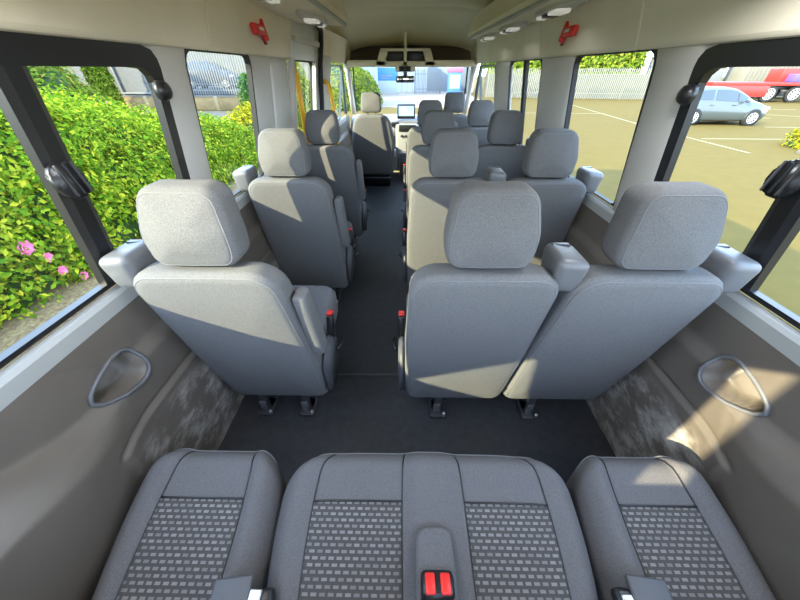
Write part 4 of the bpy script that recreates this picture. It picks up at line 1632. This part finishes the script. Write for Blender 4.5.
bx('shell', (0, 0, 1.5), (6.2, 2.4, 2.6), CREAM, ct, 0.02)
bm = bmesh.new()
for k in range(20):
    box(bm, (-2.95 + k * .31, -1.22, 1.5), (0.12, 0.06, 2.4))
mkbm('ribs', bm, mat('cream_ribs', (0.178, 0.165, 0.132), 0.7), ct)
ct = thing('site_cabin', 'white flat-sided cabin left of the ribbed container', 'cabin', (26.6, 36.6, GZ), -0.12)
bx('shell', (0, 0, 1.6), (5.6, 2.4, 3.0), mat('cabin_white', (0.172, 0.172, 0.162), 0.6), ct, 0.03)
bx('roof_edge', (0, -0.02, 3.05), (5.7, 2.5, 0.14), WHITE, ct, 0.02)

# kerb at the little shrub
struct(bx('trim_94', (13.9, 10.5, GZ + 0.06), (3.2, 0.16, 0.14), mat('kerb', (0.116, 0.099, 0.074), 0.9), bev=0.02))

# ---- beyond the windscreen
struct(bx('trim_95', (-2.0, 35.0, GZ + 0.004), (17, 20, 0.03), mat('pale_apron', (0.25, 0.20, 0.155), 0.95, spec=0.1), bev=0.0))
WB = mat('white_cladding', (0.46, 0.48, 0.49), 0.6, var=0.04, scale=1)
bl = thing('white_building', 'white clad building filling the view through the windscreen', 'building', (0, 46, GZ))
bx('cladding', (-4, 0, 3.0), (24, 4, 6.0), WB, bl, 0.0)
bm = bmesh.new()
for k in range(36):
    box(bm, (-15.5 + k * .65, -2.02, 3.0), (0.10, 0.06, 6.0))
mkbm('cladding_ribs', bm, mat('rib_grey', (0.34, 0.36, 0.39), 0.6), bl)  # ribs a darker grey than the cladding
bx('roller_door', (5.0, -2.03, 1.9), (5.0, 0.08, 3.6), mat('pale_door', (0.154, 0.173, 0.193), 0.6), bl, 0.01)
bx('door_frame', (5.0, -2.0, 3.78), (5.4, 0.14, 0.18), WHITE, bl, 0.01)
bs = thing('sign_board', 'blue sign board with white writing seen through the left half of the windscreen', 'sign', (-1.95, 39.0, GZ))
BLUE = mat('sign_blue', (0.03, 0.17, 0.52), 0.5)
for sx in (-1, 1):
    bx('post', (sx * 1.0, 0.06, 1.2), (0.10, 0.10, 2.4), WHITE, bs, 0.01)
bx('board', (0, 0, 1.75), (2.1, 0.06, 1.10), BLUE, bs, 0.01)
bx('lower_panel', (0, 0, 0.65), (2.1, 0.06, 1.05), mat('pale_panel', (0.27, 0.31, 0.32), 0.6), bs, 0.01)
bx('writing', (-0.15, -0.035, 1.62), (1.2, 0.01, 0.10), WHITE, bs, 0.0)
bx('writing', (-0.25, -0.035, 1.42), (0.9, 0.01, 0.08), WHITE, bs, 0.0)
rb = thing('skip_machine', 'blue and red kiosk-like machine seen through the right half of the windscreen', 'machine', (4.9, 38.0, GZ))
bx('cabinet', (0, 0, 1.0), (1.3, 0.9, 2.0), mat('machine_blue', (0.04, 0.13, 0.42), 0.5), rb, 0.03)
bx('red_top', (0, 0, 2.1), (1.5, 1.0, 0.35), mat('machine_red', (0.50, 0.08, 0.14), 0.5), rb, 0.03)
bx('front_panel', (0, -0.46, 1.15), (1.0, 0.04, 1.1), mat('machine_panel', (0.28, 0.42, 0.62), 0.5), rb, 0.01)
palisade('palisade_fence', 'short white palisade fence seen through the middle of the windscreen', (0.9, 40.0), (3.7, 40.0), 2.2, GZ)
# pale building far left beyond the hedge
bl = thing('grey_building', 'pale grey building at far left beyond the rose hedge', 'building', (-24, 9, GZ), 0.3)
bx('walls', (0, 0, 3.5), (7, 16, 7), mat('pale_render', (0.165, 0.172, 0.172), 0.8, var=0.04, scale=1), bl, 0.0)
bx('roof_edge', (0, 0, 7.0), (7.3, 16.3, 0.3), WHITE, bl, 0.0)
bl = thing('cream_building', 'cream building wall behind the left palisade fence', 'building', (-13.6, 36, 0.1))
bx('walls', (0, 0, 3.0), (18, 6, 6), mat('cream_render', (0.110, 0.107, 0.088), 0.8, var=0.04, scale=1), bl, 0.0)
bx('door_panel', (3.5, -3.02, 1.3), (1.0, 0.06, 2.2), mat('tan_door', (0.42, 0.36, 0.22), 0.7), bl, 0.01)
bx('eaves', (0, -0.1, 6.0), (18.3, 6.3, 0.25), WHITE, bl, 0.0)
